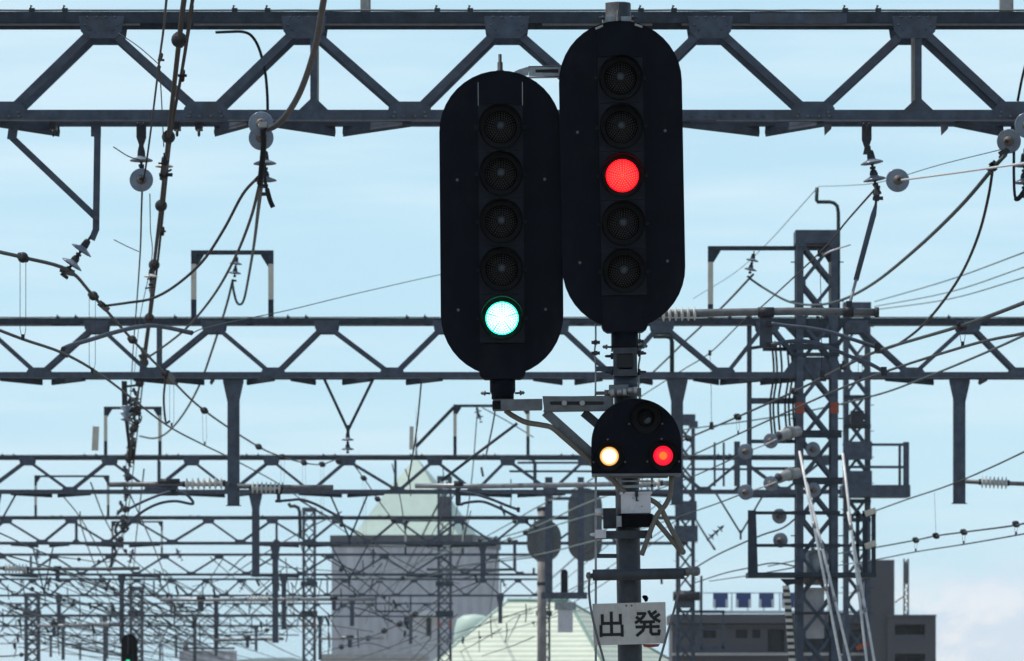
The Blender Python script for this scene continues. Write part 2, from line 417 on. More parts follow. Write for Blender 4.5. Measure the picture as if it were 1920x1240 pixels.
# lifting stud on the left head, wing bolts on its socket
part(hl, 'lifting_stud', MB().lathe([(8 * S, 286 * S), (7 * S, 290 * S), (5 * S, 291 * S), (5 * S, 305 * S), (3.2 * S, 306 * S), (3.2 * S, 320 * S), (1e-5, 321 * S)], (0, .03, 0), (0, 0, 1), 14), 'iron', local=True)
part(hr, 'lifting_stud', MB().lathe([(8 * S, 288 * S), (7 * S, 292 * S), (5.5 * S, 293 * S), (5 * S, 304 * S), (3.4 * S, 305 * S), (3.4 * S, 312 * S), (1e-5, 313 * S)], (-2 * S, .03, 0), (0, 0, 1), 14), 'iron', local=True)
for hd, vv, rr in ((hl, 316, 24), (hr, 318, 25)):
    for sg in (-1, 1):
        b = MB().lathe([(2 * S, 0), (2 * S, 9 * S), (4.6 * S, 9 * S), (4.6 * S, 12 * S), (2.6 * S, 13 * S), (3.6 * S, 16 * S), (1e-5, 19 * S)], (sg * (rr - 1) * S, .06, -vv * S), (sg, 0, .05), 10)
        part(hd, 'wing_bolt', b, 'galv_dull', local=True)
# small bracket plates on the crown of the right head
for a, b in (((-45, -277), (-31, -283)), ((29, -284), (43, -279))):
    part(hr, 'crown_plate', MB().bar((a[0] * S, .02, -a[1] * S), (b[0] * S, .02, -b[1] * S), .012, .05), 'steel_pale', local=True)

# ---------------------------------------------------------------- the mast
LEAN = R(.95)
mz = HC + (HOR - 1240) * S
mast = thing('signal_mast', 'dark grey steel mast that carries the three black signals and the white board', 'mast',
             P(1182, 1240, YS), None, -LEAN)
def Q(px, py, dy=0.0):
    """photo pixel -> the mast's own upright frame"""
    dx, dz = px - 1182, 1240 - py
    return Vector(((dx * math.cos(LEAN) + dz * math.sin(LEAN)) * S, dy, (-dx * math.sin(LEAN) + dz * math.cos(LEAN)) * S))
def mp(name, mb, m, parent=None): return part(mast, name, mb, m, parent, local=True)
YP = .10                                                    # the pole stands a little behind the heads
pole = MB()
pole.lathe([(23 * S, -mz - .05), (23 * S, 0), (23 * S, 168 * S), (22.6 * S, 172 * S), (22.6 * S, 345 * S), (21.9 * S, 348 * S), (21.9 * S, 1190 * S), (21.9 * S, 1236 * S), (20.6 * S, 1238 * S), (20.6 * S, 1200 * S)], (0, YP, 0), (0, 0, 1), 28)
pl = mp('pole', pole, 'pole')
mp('pole_cap', MB().lathe([(22.1 * S, 1196 * S), (22.1 * S, 1236.5 * S), (22.6 * S, 1237 * S), (22.6 * S, 1238.2 * S), (20.2 * S, 1238.5 * S), (20.2 * S, 1200 * S)], (-.012, YP, 0), (0, 0, 1), 30), 'galv', pl)
clampo = MB().box(Q(1159, 35, YP), 58 * S, .17, 9 * S)
mp('top_clamp', clampo, 'galv')
for px in (1134, 1184):
    mp('clamp_bolt', MB().lathe([(4 * S, 0), (4 * S, 6 * S), (2.4 * S, 6 * S), (2.4 * S, 11 * S)], Q(px, 34, -.01), (-1 if px < 1160 else 1, 0, 0), 8), 'iron')
# collar below the right head: open terminal frame
for px in (1154.5, 1189.5): mp('collar_cheek', MB().box(Q(px, 683, -.01), 9 * S, .16, 44 * S), 'pole')
mp('collar_top', MB().box(Q(1172, 659.5, -.012), 45 * S, .165, 11 * S), 'pole')
mp('collar_base', MB().box(Q(1172, 700.5, -.012), 45 * S, .165, 12 * S), 'pole')
mp('terminal_block', MB().box(Q(1172, 679, .01), 22 * S, .05, 25 * S), 'ink')
mp('terminal_lead', MB().tube(smooth([Q(1164, 690, -.045), Q(1168, 681, -.06), Q(1170, 668, -.05)]), 2.2 * S), 'conduit')
mp('window_frame', MB().prism([(Q(a, b).x, Q(a, b).z) for a, b in ((1156, 667), (1187, 667), (1187, 691), (1156, 691))], -.094, -.091), 'ink')
for py, px0, sg in ((668, 1150, -1), (698, 1150, -1), (663, 1196, 1), (698, 1196, 1)):
    mp('collar_bolt', MB().lathe([(6 * S, 0), (6 * S, 5 * S), (3 * S, 5 * S), (2.4 * S, 14 * S), (1.2 * S, 16 * S)], Q(px0, py, 0), (sg, 0, 0), 10), 'iron')
mp('collar_sleeve', MB().lathe([(22.5 * S, Q(1172, 726).z), (22.5 * S, Q(1172, 707).z)], (0, YP - .04, 0), (0, 0, 1), 26), 'steel')
# thin conduit rods on both sides of the collar with their saddles
for pts, sad in (([(1117, 606), (1117, 640), (1115, 660), (1117, 690), (1116.5, 744)], (642, 662)), ([(1200, 610), (1199, 650), (1200, 670), (1197.5, 690), (1198, 744)], (640, 661))):
    rd = mp('earth_rod', MB().tube(smooth([Q(a, b, .03) for a, b in pts]), 1.7 * S), 'galv')
    for py in sad:
        c = Q(pts[1][0], py, .02)
        mp('saddle', MB().box(c, 7 * S, .03, 8 * S).lathe([(3.2 * S, -8 * S), (3.2 * S, -3 * S), (2.4 * S, 4 * S), (3.2 * S, 5 * S), (3.2 * S, 8 * S)], c, (1, 0, 0), 8), 'iron', rd)
mp('stand_off', MB().box(Q(1137, 691, .04), 40 * S, .02, 9 * S), 'steel')
# side arm that carries the left head
def outl(pts): return [(Q(a, b).x, Q(a, b).z) for a, b in pts]
arm = MB().prism(outl([(1017, 744), (1150, 744.5), (1150, 771), (1020, 771.5)]), -.065, -.060)
armo = mp('arm_plate', arm, 'galv_dull')
mp('arm_web', MB().box(Q(1086, 745.5, -.02), 134 * S, .085, 3 * S).box(Q(1086, 770.5, -.02), 134 * S, .085, 3 * S), 'galv_dull', armo)
mp('arm_slot', MB().prism(outl([(1033, 754), (1130, 754), (1133, 757), (1130, 760.5), (1033, 760.5), (1030, 757)]), -.0665, -.0652), 'ink', armo)
for px in (1058, 1091.5): mp('arm_bolt', MB().lathe([(5.2 * S, 0), (5.2 * S, 6 * S), (4 * S, 8 * S)], Q(px, 757.5, -.066), (0, -1, 0), 12), 'steel_pale', armo)
box = MB()
for c, sx, sz in (((970, 750.8), 92, 1.6), ((970, 769.4), 92, 1.6)): box.box(Q(*c, -.02), sx * S, .12, sz * S)
box.box(Q(970, 760, .038), 92 * S, .005, 19 * S); box.box(Q(978, 760, -.078), 78 * S, .005, 19 * S)
bx = mp('arm_channel', box, 'galv_dull')
mp('channel_inside', MB().box(Q(930, 760, .03), 14 * S, .004, 16 * S), 'ink', bx)
mp('brace', MB().angle(Q(1022, 773, -.045), Q(1120, 861, -.045), 17 * S, .05, .006, -1), 'galv_dull')
mp('brace', MB().angle(Q(1094, 773, .00), Q(1140, 812, .0), 16 * S, .05, .006, -1), 'pole')
cd = mp('conduit', MB().tube(smooth([Q(948, 770, .0), Q(960, 779, -.01), Q(985, 792, -.02), Q(1012, 797, -.03), Q(1034, 803, -.075), Q(1055, 820, -.075), Q(1085, 846, -.07), Q(1122, 879, -.06)]), 5.2 * S, 10), 'conduit')
mp('conduit_clip', MB().bar(Q(1036, 808, -.045), Q(1046, 797, -.045), 13 * S, .05), 'galv_dull', cd)
# clamp on the pole above the arm
clp = MB().box(Q(1160, 733, .0), 36 * S, .18, 20 * S)
cl = mp('arm_clamp', clp, 'galv_dull')
for px, py in ((1143, 738), (1166, 737), (1186, 734)):
    mp('clamp_bolt', MB().lathe([(6 * S, 0), (6 * S, 10 * S), (3.4 * S, 10 * S), (3.4 * S, 26 * S)], Q(px, py, -.10 if px > 1150 else -.05), (-1, 0, 0), 8), 'rust' if px < 1150 else 'galv', cl)
    mp('clamp_nut', MB().lathe([(7 * S, 0), (7 * S, 7 * S)], Q(px + 8, py, -.10), (-1, 0, 0), 6), 'steel_pale', cl)
mp('clamp_band', MB().box(Q(1190, 736, -.02), 24 * S, .05, 15 * S), 'galv_dull', cl)
# link between the two heads, up behind them
lk = MB().prism(outl([(990, 123), (1052, 122), (1052, 143), (992, 141)]), .05, .055)
lko = mp('head_link', lk, 'galv')
mp('link_flange', MB().box(Q(1022, 122.8, .075), 62 * S, .05, 2 * S).box(Q(1022, 142.5, .075), 62 * S, .05, 2 * S), 'galv', lko)
mp('link_slot', MB().prism(outl([(1004, 129), (1046, 128), (1048, 131.5), (1046, 135), (1004, 134.5)]), .0485, .0496), 'ink', lko)
mp('link_tongue', MB().prism(outl([(964, 133), (972, 129), (988, 124), (991, 125), (991, 139), (975, 141)]), .05, .07), 'galv', lko)

# lower part: cable boxes, ladder, hand-hold, conduits
mp('ladder_rail', MB().bar(Q(1117.5, 893, .08), Q(1117.5, 1500, .08), 4.4 * S, .02), 'galv')
for py in (925, 1042, 1160):
    mp('rung', MB().bar(Q(1118, py, .09), Q(1162, py, .09), 8 * S, .012), 'pole')
bxo = mp('junction_box', MB().box(Q(1192, 944, -.02), 55 * S, .14, 39 * S), 'whitebox')
mp('box_lid', MB().box(Q(1192, 925.5, -.02), 60 * S, .155, 4 * S), 'whitebox', bxo)
mp('box_latch', MB().box(Q(1193, 927, -.097), 6 * S, .012, 11 * S).box(Q(1193, 936, -.094), 3 * S, .008, 10 * S), 'iron', bxo)
for px, py in ((1196, 940), (1186, 935), (1203, 951)): mp('box_rivet', MB().lathe([(1.2 * S, 0), (1.0 * S, .004)], Q(px, py, -.09), (0, -1, 0), 8), 'rust', bxo)
mp('cable_tray', MB().box(Q(1191, 977, -.03), 62 * S, .17, 24 * S), 'hood')
mp('tray_end', MB().box(Q(1160, 979, -.115), 9 * S, .02, 20 * S), 'galv')
mp('side_box', MB().box(Q(1143, 972, .03), 24 * S, .08, 38 * S), 'iron')
mp('side_box_cap', MB().lathe([(5 * S, -10 * S), (7 * S, -6 * S), (7 * S, 4 * S), (4 * S, 7 * S)], Q(1126, 960, .02), (1, 0, 0), 12), 'whitebox')
mp('pole_band', MB().box(Q(1170, 1003, -.02), 105 * S, .05, 15 * S), 'pole')
mp('band_block', MB().box(Q(1126, 1002, -.04), 20 * S, .06, 16 * S).lathe([(4 * S, 0), (3 * S, 9 * S), (1e-5, 12 * S)], Q(1117, 1003, -.04), (-1, 0, 0), 10), 'whitebox')
for px in (1146, 1215): mp('band_nut', MB().lathe([(4.5 * S, 0), (4.5 * S, 7 * S)], Q(px, 1000, -.045), (0, -1, 0), 6), 'iron')
for a, b in (((1163, 897), (1163, 926)), ((1222, 897), (1222, 920))): mp('hanger_strip', MB().bar(Q(*a, -.03), Q(*b, -.03), 4 * S, .02), 'galv')
mp('hanger_cross', MB().bar(Q(1158, 914, -.03), Q(1230, 911, -.03), 5 * S, .02).bar(Q(1165, 903, -.05), Q(1225, 903, -.05), 3 * S, .02), 'galv')
for pts, nm in (([(1259, 884), (1258, 905), (1256, 928), (1247, 948), (1232, 966), (1222, 988), (1211, 1018), (1202, 1042)], 'conduit'),
                ([(1142, 884), (1150, 902), (1162, 916), (1172, 925)], 'conduit'),
                ([(1216, 936), (1232, 946), (1240, 957), (1256, 990), (1270, 1016), (1279, 1035)], 'conduit'),
                ([(1220, 968), (1232, 981), (1252, 1005), (1272, 1030), (1279, 1037)], 'conduit')):
    mp(nm, MB().tube(smooth([Q(a, b, -.06 - .01 * i) for i, (a, b) in enumerate(pts)]), 5 * S, 10), 'conduit')
mp('conduit_cap', MB().ball(Q(1279, 1036, -.125), 6 * S), 'conduit')
mp('conduit_gland', MB().lathe([(7 * S, 0), (7 * S, 8 * S), (5.6 * S, 9 * S), (5.6 * S, 14 * S)], Q(1259, 884, -.06), (0, 0, -1), 12), 'conduit')
# hand-hold bar with its two hanging stays
hb = mp('step_bar', MB().tube([Q(1111, 1079, -.06), Q(1282, 1076, -.06)], 10.5 * S, 12), 'pole')
mp('bar_end', MB().lathe([(5 * S, 0), (4 * S, 5 * S), (7 * S, 6 * S), (6 * S, 12 * S), (1e-5, 14 * S)], Q(1112, 1080, -.06), (-1, 0, 0), 10), 'rust', hb)
mp('bar_end', MB().lathe([(7 * S, 0), (8 * S, 4 * S), (9 * S, 7 * S), (5 * S, 12 * S), (9 * S, 16 * S), (9 * S, 26 * S), (4 * S, 30 * S)], Q(1282, 1073, -.06), (1, 0, 0.04), 12), 'galv_dull', hb)
mp('stay', MB().tube(smooth([Q(1105, 1083, -.07), Q(1104, 1110, -.08), Q(1108, 1145, -.09), Q(1118, 1190, -.09), Q(1133, 1245, -.09), Q(1150, 1330, -.09)]), 2.3 * S), 'galv_dull')
mp('stay', MB().tube(smooth([Q(1273, 1083, -.07), Q(1272, 1105, -.08), Q(1263, 1145, -.09), Q(1250, 1190, -.09), Q(1234, 1245, -.09), Q(1205, 1330, -.09)]), 2.3 * S), 'galv_dull')
mp('pole_clip', MB().lathe([(6 * S, 0), (7 * S, 4 * S), (3 * S, 9 * S)], Q(1207, 1124, .02), (.8, 0, .5), 10), 'hood')
mp('rust_cap', MB().lathe([(17 * S, 0), (13 * S, 5 * S), (1e-5, 6 * S)], Q(1221, 1208, .0), (0, 0, -1), 16), 'orange')

# shunting signal with three lamps
def D(px, py, dy=0): return Vector(((px - 1193) * S, dy, (832 - py) * S))
sh = thing('shunt_signal', 'small dome-topped black signal with one warm white and one red lamp', 'railway signal', P(1193, 832, YS - .14), None, R(-.3))
o = [(84 * S * math.cos(math.pi * i / 30), 84 * S * math.sin(math.pi * i / 30)) for i in range(31)] + [(-84 * S, -56 * S), (84 * S, -56 * S)]
body = MB().prism(o, 0, .008)
o3 = [(x * .93, z * .93) for x, z in o[:31]] + [(-78 * S, -54 * S), (78 * S, -54 * S)]
body.prism(o3, .0085, .13)
part(sh, 'case', body, 'navy', local=True)
part(sh, 'base_plate', MB().box(D(1193, 890.3, .05), 166 * S, .15, 4.6 * S), 'galv_dull', local=True)
part(sh, 'base_flange', MB().box(D(1197, 894, .06), 110 * S, .10, 3 * S), 'galv_dull', local=True)
for px, py, st in ((1211, 784, 'off'), (1142.5, 855.5, 'warm'), (1243, 855, 'red')):
    c = D(px, py); rh = 28.5 if st != 'off' else 30
    hd = part(sh, 'lamp_hood', hood_mesh((c.x, c.z), rh * S, .001, .12), 'hood', local=True)
    part(sh, 'lens_ring', MB().lathe([(rh * S, .002), (rh * S * .99, .03), (18.4 * S, .004)], (c.x, 0, c.z), (0, -1, 0), 32), 'halo_cone', hd, local=True)  # again coned so that lamp light shows around the lens
    y0 = -.006
    if st == 'off':
        part(sh, 'lens', dome_disc(MB(), (c.x, y0, c.z), 17 * S), 'lens', hd, local=True)
        part(sh, 'lens_glint_cap', dome_disc(MB(), (c.x + 2 * S, y0 - .008, c.z - 3 * S), 8 * S, .004), 'glint_cap', hd, local=True)  # painted glint on the unlit lens, as a small cap
    else:
        rings = ((17.6, 'warm2'), (14.5, 'warm1'), (11.2, 'warm0')) if st == 'warm' else ((18.2, 'red1'), (8.2, 'red0'))
        for i, (r, m) in enumerate(rings):
            part(sh, 'lens' if i == 0 else 'lens_core', dome_disc(MB(), (c.x, y0 - .004 * i, c.z), r * S, .006), m, hd, local=True, label=None if i else ('lit warm white lens' if st == 'warm' else 'lit red lens'))
    for a in (200, 340) if st == 'off' else (200, 340, 95):
        part(sh, 'hinge_lug', MB().lathe([(2 * S, 0), (2 * S, .01)], (c.x + (rh + 3) * S * math.cos(R(a)), 0, c.z + (rh + 3) * S * math.sin(R(a))), (0, -1, 0), 8), 'galv_dull', hd, local=True)

# the white board with two characters drawn as strokes
def BD(px, py): return Vector(((px - 1180) * S, 0, (1169 - py) * S))
bd = thing('station_board', 'off-white board with two black characters clamped to the foot of the mast', 'sign', P(1180, 1169, YS - .06), None, R(-1.3))
pts = [(-68.5, -38), (68.5, -38.5), (68.5, 39), (-67.5, 40)]
part(bd, 'panel', MB().prism([(a * S, -b * S) for a, b in pts], 0, .006), 'signwhite', local=True)
g1 = [[(50, 2), (50, 94)], [(14, 12), (14, 49)], [(86, 12), (86, 49)], [(14, 46), (86, 46)], [(8, 56), (8, 98)], [(92, 56), (92, 98)], [(8, 92), (92, 92)]]
g2 = [[(14, 11), (42, 11), (34, 24), (22, 36), (6, 46)], [(10, 25), (24, 36)], [(56, 3), (64, 20), (76, 32), (95, 43)], [(82, 4), (66, 16)], [(94, 16), (76, 28)],
      [(25, 44), (75, 44)], [(8, 63), (92, 63)], [(39, 44), (38, 62), (31, 78), (10, 96)], [(62, 44), (62, 84), (67, 92), (91, 92), (93, 78)]]
for gl, x0, y0, wd, hg in ((g1, 1123, 1147, 47, 46), (g2, 1189, 1146, 50, 48)):
    mb = MB(); k = 0
    for st in gl:
        for a, b in zip(st, st[1:]):
            k += 1
            A = BD(x0 + a[0] * wd / 100, y0 + a[1] * hg / 100); B = BD(x0 + b[0] * wd / 100, y0 + b[1] * hg / 100)
            e = (B - A).normalized() * 1.6 * S
            A -= e; B += e; A.y = B.y = -.0016 - .00004 * k
            mb.bar(A, B, 5.6 * S, .0026)
    part(bd, 'character', mb, 'ink', local=True)
for sx in (-1, 1): part(bd, 'fixing_bolt', MB().lathe([(2 * S, 0), (1.4 * S, .004)], (sx * 5 * S, 0, 33 * S), (0, -1, 0), 8), 'galv_dull', local=True)
# ---------------------------------------------------------------- gantries
ZT = HC + 1275 * 50 / F          # top of the truss
ZB = HC + 1070 * 50 / F          # underside of its front bottom chord
DEP = .52                        # front truss to back truss
def X(px, Y): return (px - 960) * Y / F

rlip = random.Random(5)
def gantry(Y, name_label, x0, x1, tops, bots, verts=(), lateral=(), lod=0, slope=0.0, skip=(), ends=True):
    """x0, x1, tops, bots, verts: photo columns. verts: (column, 't' or 'b' anchored)."""
    root = thing('truss_gantry', name_label, 'gantry', Vector((X((x0 + x1) / 2, Y), Y, 0)), 'truss gantries over the tracks')
    xa, xb = X(x0, Y), X(x1, Y)
    def Z(x, z): return z + slope * (x - root.location.x)
    def pt(x, y, z): return Vector((x, Y + y, Z(x, z)))
    cw = .098
    for y, sg in ((0, 1), (DEP, -1)):
        n = (0, sg, 0)
        up = 1 if sg > 0 else -1
        a, b = pt(xa, y, ZT - cw / 2), pt(xb, y, ZT - cw / 2)
        c, d = pt(xa, y, ZB + cw / 2), pt(xb, y, ZB + cw / 2)
        if lod < 2:
            m1 = MB().bar(a, b, cw, .012); m1.bar(a + Vector((0, sg * .05, cw / 2 - .006)), b + Vector((0, sg * .05, cw / 2 - .006)), .012, .09)
            m2 = MB().bar(c, d, cw, .012); m2.bar(c + Vector((0, sg * .05, -cw / 2 + .006)), d + Vector((0, sg * .05, -cw / 2 + .006)), .012, .09)
        else:
            m1 = MB().bar(a, b, cw, .06); m2 = MB().bar(c, d, cw, .06)
        part(root, 'top_chord', m1, 'steel_dark' if lod < 2 else 'steel'); part(root, 'bottom_chord', m2, 'steel')  # near top chords: darker steel colour stands in for shade under the flange
        if lod < 2 and sg > 0:                             # worn pale lips along the lower edges
            xx = xa
            while xx < xb:
                ln = rlip.uniform(.9, 3.2); e = min(xx + ln, xb)
                m = MB().bar(pt(xx, .03, ZT - cw - .012), pt(e, .03, ZT - cw - .012), .016, .03); part(root, 'chord_lip', m, 'galv_dull')
                m = MB().bar(pt(xx + .3, -.012, ZB + .004), pt(min(e + .1, xb), -.012, ZB + .004), .011, .008); part(root, 'chord_lip', m, 'galv_dull')
                xx = e + rlip.uniform(.05, .5)
    seq = sorted([(t, 't') for t in tops] + [(b, 'b') for b in bots])
    for (p, k), (q, l) in zip(seq, seq[1:]):
        if k == l or (p, q) in skip: continue
        xp, xq = X(p, Y), X(q, Y); s = .115
        zz = {'t': ZT - cw - .10, 'b': ZB + cw + .05}
        for y, sg in ((0, 1), (DEP, -1)):
            a = pt(xp + s, y + sg * .012, zz[k]); b = pt(xq - s, y + sg * .012, zz[l])
            m = MB()
            if lod < 2: m.angle(a, b, .066, .035, .010, 1 if (k == 't') == (sg > 0) else -1, (0, sg, 0))
            else: m.bar(a, b, .066, .04)
            part(root, 'diagonal', m, 'steel')
    for t in tops:
        x = X(t, Y)
        for y, sg in ((0, 1), (DEP, -1)):
            o = [(x - .20, Z(x, ZT - cw * .4)), (x + .20, Z(x, ZT - cw * .4)), (x + .18, Z(x, ZT - .175)), (x + .125, Z(x, ZT - .235)), (x - .125, Z(x, ZT - .235)), (x - .18, Z(x, ZT - .175))]
            yy = Y + y - sg * .009
            g = part(root, 'gusset_plate', MB().prism(o, yy - .003, yy + .003), 'steel')
            if lod == 0 and sg > 0:
                for bx_, bz in ((-.14, -.12), (-.10, -.16), (.14, -.12), (.10, -.16), (-.12, -.05), (-.04, -.05), (.04, -.05), (.12, -.05)):
                    part(root, 'bolt_head', MB().lathe([(.012, 0), (.010, .010), (.004, .012)], (x + bx_, yy - .003, Z(x, ZT + bz)), (0, -1, 0), 6), 'steel', g)
        if lod < 2: part(root, 'cross_tie', MB().bar(pt(x, .01, ZT - .05), pt(x, DEP - .01, ZT - .05), .06, .05, (0, 0, 1)), 'steel')
    for t in bots:
        x = X(t, Y)
        for y, sg in ((0, 1), (DEP, -1)):
            o = [(x - .20, Z(x, ZB + cw * .35)), (x + .20, Z(x, ZB + cw * .35)), (x + .185, Z(x, ZB + .115)), (x + .14, Z(x, ZB + .17)), (x - .14, Z(x, ZB + .17)), (x - .185, Z(x, ZB + .115))]
            yy = Y + y - sg * .009
            g = part(root, 'gusset_plate', MB().prism(o, yy - .003, yy + .003), 'steel')
            if lod == 0 and sg > 0:
                for bx_, bz in ((-.13, .075), (.13, .075), (-.14, .04), (-.05, .04), (.05, .04), (.14, .04)):
                    part(root, 'bolt_head', MB().lathe([(.014, 0), (.012, .014), (.004, .016)], (x + bx_, yy - .003, Z(x, ZB + bz)), (0, -1, 0), 6), 'galv_dull', g)
    for v, k in verts:
        x = X(v, Y)
        for y, sg in ((0, 1), (DEP, -1)):
            m = MB().angle(pt(x, y + sg * .013, ZT - .12), pt(x, y + sg * .013, ZB + .12), .06, .075, .010, 1, (0, sg, 0))
            ob = part(root, 'post', m, 'steel_pale' if (lod == 0 and sg < 0) else 'steel')  # nearest gantry's back posts: sunlight put into the paler colour
            o = [(x - .13, Z(x, ZB + .095)), (x + .13, Z(x, ZB + .095)), (x + .03, Z(x, ZB + .19)), (x - .03, Z(x, ZB + .19))]
            part(root, 'gusset_plate', MB().prism(o, Y + y - sg * .008 - .002, Y + y - sg * .008 + .002), 'steel')
    # lateral braces under the truss, running from the front chord to the back chord
    for p, q in lateral:
        a = pt(X(p, Y), .05, ZB + .01); b = pt(X(q, Y), DEP - .02, ZB - .028)
        m = MB().bar(a, b, .012, .075, (0, .2, 1)); h = (b - a).normalized()
        m.bar(a + Vector((0, 0, -.03)), b + Vector((0, 0, -.035)), .055, .010, (0, 1, .05))
        part(root, 'lateral_brace', m, 'steel_dark' if lod else 'steel')
    if lod < 2:
        cb = [pt(xa + (xb - xa) * i / 60, .01, ZT + .010 + .004 * abs(math.sin(i * 1.7))) for i in range(61)]
        cab = part(root, 'earth_wire', MB().tube(cb, .009, 6), 'galv_dull')
        k = 0
        for t in tops:
            for dd in (-.16, .13):
                x = X(t, Y) + dd - .45
                part(root, 'wire_clamp', MB().box((x, Y + .01, Z(x, ZT + .016)), .05, .05, .028).lathe([(.007, 0), (.007, .026), (.011, .026), (.011, .034)], (x - .015, Y + .0, Z(x, ZT + .022)), (.3, 0, 1), 6), 'iron', cab)
    if ends:
        for x in (xa, xb):
            if abs(x - X(960, Y)) * F / Y > 1000:
                part(root, 'column', MB().box((x, Y + DEP / 2, ZT / 2), .5, .5, ZT), 'steel')
    return root, pt

def drop_post(root, Y, px, py_end, w, flare=1.75, depth=.22):
    x = X(px, Y); zb = HC + (HOR - py_end) * Y / F; hw = w / 2; z0 = ZB + .002
    hw2 = hw * flare; fl = hw2 * 2.3
    m = MB().prism([(x - hw2, z0), (x + hw2, z0), (x + hw2, z0 - .06), (x + hw, z0 - fl), (x + hw, zb), (x - hw, zb), (x - hw, z0 - fl), (x - hw2, z0 - .06)], Y + .08, Y + .088)
    m.box((x - hw + .005, Y + .17, (z0 + zb) / 2 - .05), .009, .16, z0 - zb - .11).box((x + hw - .005, Y + .17, (z0 + zb) / 2 - .05), .009, .16, z0 - zb - .11)
    m.box((x, Y + .16, zb - .006), hw * 2 + .05, .2, .012)
    return part(root, 'drop_post', m, 'steel')

def top_frame(root, Y, p0, p1, py, band=(.30, .78), w=.085):
    """painted portal frame standing on the truss"""
    xa, xb = X(p0, Y), X(p1, Y); zt = HC + (HOR - py) * Y / F; y = Y + .2; h = zt - ZT
    fr = part(root, 'top_frame', MB().box(((xa + xb) / 2, y, zt - w * .4), xb - xa + w, .08, w * .8), 'steel_dark')
    for x, sg in ((xa, 1), (xb, -1)):
        zs = (ZT, ZT + h * (1 - band[1]), ZT + h * (1 - band[0]), zt - w * .8)
        for a, b, m in ((zs[0], zs[1], 'steel_dark'), (zs[1], zs[2], 'cream'), (zs[2], zs[3], 'steel_dark')):
            part(root, 'frame_post', MB().bar((x, y, a), (x, y, b), w, .08), m, fr, label='cream painted band of the frame post' if m == 'cream' else None)
        part(root, 'frame_knee', MB().prism([(x, zt - w * .8), (x + sg * .16, zt - w * .8), (x + sg * .16, zt - w), (x + sg * .05, zt - .26), (x, zt - .26)], y - .01, y + .01), 'steel_dark', fr)
    return fr

def v_hanger(root, Y, p0, p1, pm, py, w=.045):
    z = HC + (HOR - py) * Y / F; xm = X(pm, Y)
    m = MB().bar((X(p0, Y), Y + .1, ZB), (xm, Y + .1, z), w, w).bar((X(p1, Y), Y + .1, ZB), (xm, Y + .1, z - .01), w, w * .9)
    m.bar((xm, Y + .1, z + .08), (xm, Y + .1, z - .16), w * 1.1, w * 1.2)
    return part(root, 'v_hanger', m, 'steel_dark')

# nearest gantry
g1_, p1_ = gantry(50, 'nearest steel truss gantry, its big lattice beam crossing the top of the picture', -900, 2900,
    [-570, -190, 190, 570, 950, 1332, 1715, 2090, 2470], [-760, -380, 6, 385, 768, 1150, 1525, 1905, 2290], [(588, 't'), (1722, 't'), (-552, 't')],
    [(-10, 103), (470, 397), (505, 625), (770, 640), (900, 1025), (1170, 1040), (1270, 1428), (1545, 1440), (1790, 1890), (2010, 1905)], 0)
Y = 50
# hanging tripod at its left, hangers, splice plates, posts on top
xa = X(180, Y)
tp = part(g1_, 'hanging_frame', MB().bar((xa, Y + .2, ZB), P(180, 432, Y + .2), .056, .05), 'steel')
part(g1_, 'frame_strut', MB().bar(P(22, 258, Y + .2), P(178, 406, Y + .2), .058, .012).bar(P(26, 232, Y + .2), P(22, 262, Y + .2), .08, .05), 'steel', tp)
part(g1_, 'frame_head', MB().bar(P(180, 232, Y + .2), P(180, 256, Y + .2), .085, .06), 'steel', tp)
part(g1_, 'frame_toe', MB().bar(P(181, 428, Y + .2), P(172, 450, Y + .2), .055, .03).lathe([(.02, 0), (.02, .05)], P(181, 411, Y + .16), (0, -1, 0), 8), 'steel', tp)
for px in (332, 373, 100):
    part(g1_, 'saddle_clip', MB().box(P(px, 238, Y + .3), .06, .2, .06).lathe([(.014, 0), (.012, .05), (.004, .06)], P(px, 244, Y + .2), (0, 0, -1), 8), 'iron')
for px in (1556, 1776): part(g1_, 'hanging_lug', MB().prism([(X(px, Y) - .035, ZB), (X(px, Y) + .035, ZB), (X(px, Y) + .03, ZB - .04), (X(px, Y) - .03, ZB - .10)], Y + .3, Y + .31), 'galv_dull')
part(g1_, 'splice_plate', MB().box(P(1497, 35, Y - .011), .85, .01, .09), 'steel')
part(g1_, 'splice_plate', MB().box(P(1370, 216, Y - .011), .78, .01, .085), 'steel')
for i in range(6):
    part(g1_, 'bolt_head', MB().lathe([(.013, 0), (.011, .012), (.004, .013)], P(1296 + 27 * i, 218, Y - .017), (0, -1, 0), 6), 'steel')
for px, w in ((684, 16), (1885, 22)):
    part(g1_, 'top_post', MB().bar(P(px, 22, Y + .2), P(px - 1, -120, Y + .2), w * Y / F, .10).bar(P(px + w * .55, 22, Y + .26), P(px + w * .5, -120, Y + .26), .02, .12), 'steel_pale')
part(g1_, 'drop_post', MB().box((X(1168, Y), Y + .16, (ZB + HC + 640 * Y / F) / 2), .20, .16, ZB - HC - 640 * Y / F), 'steel')

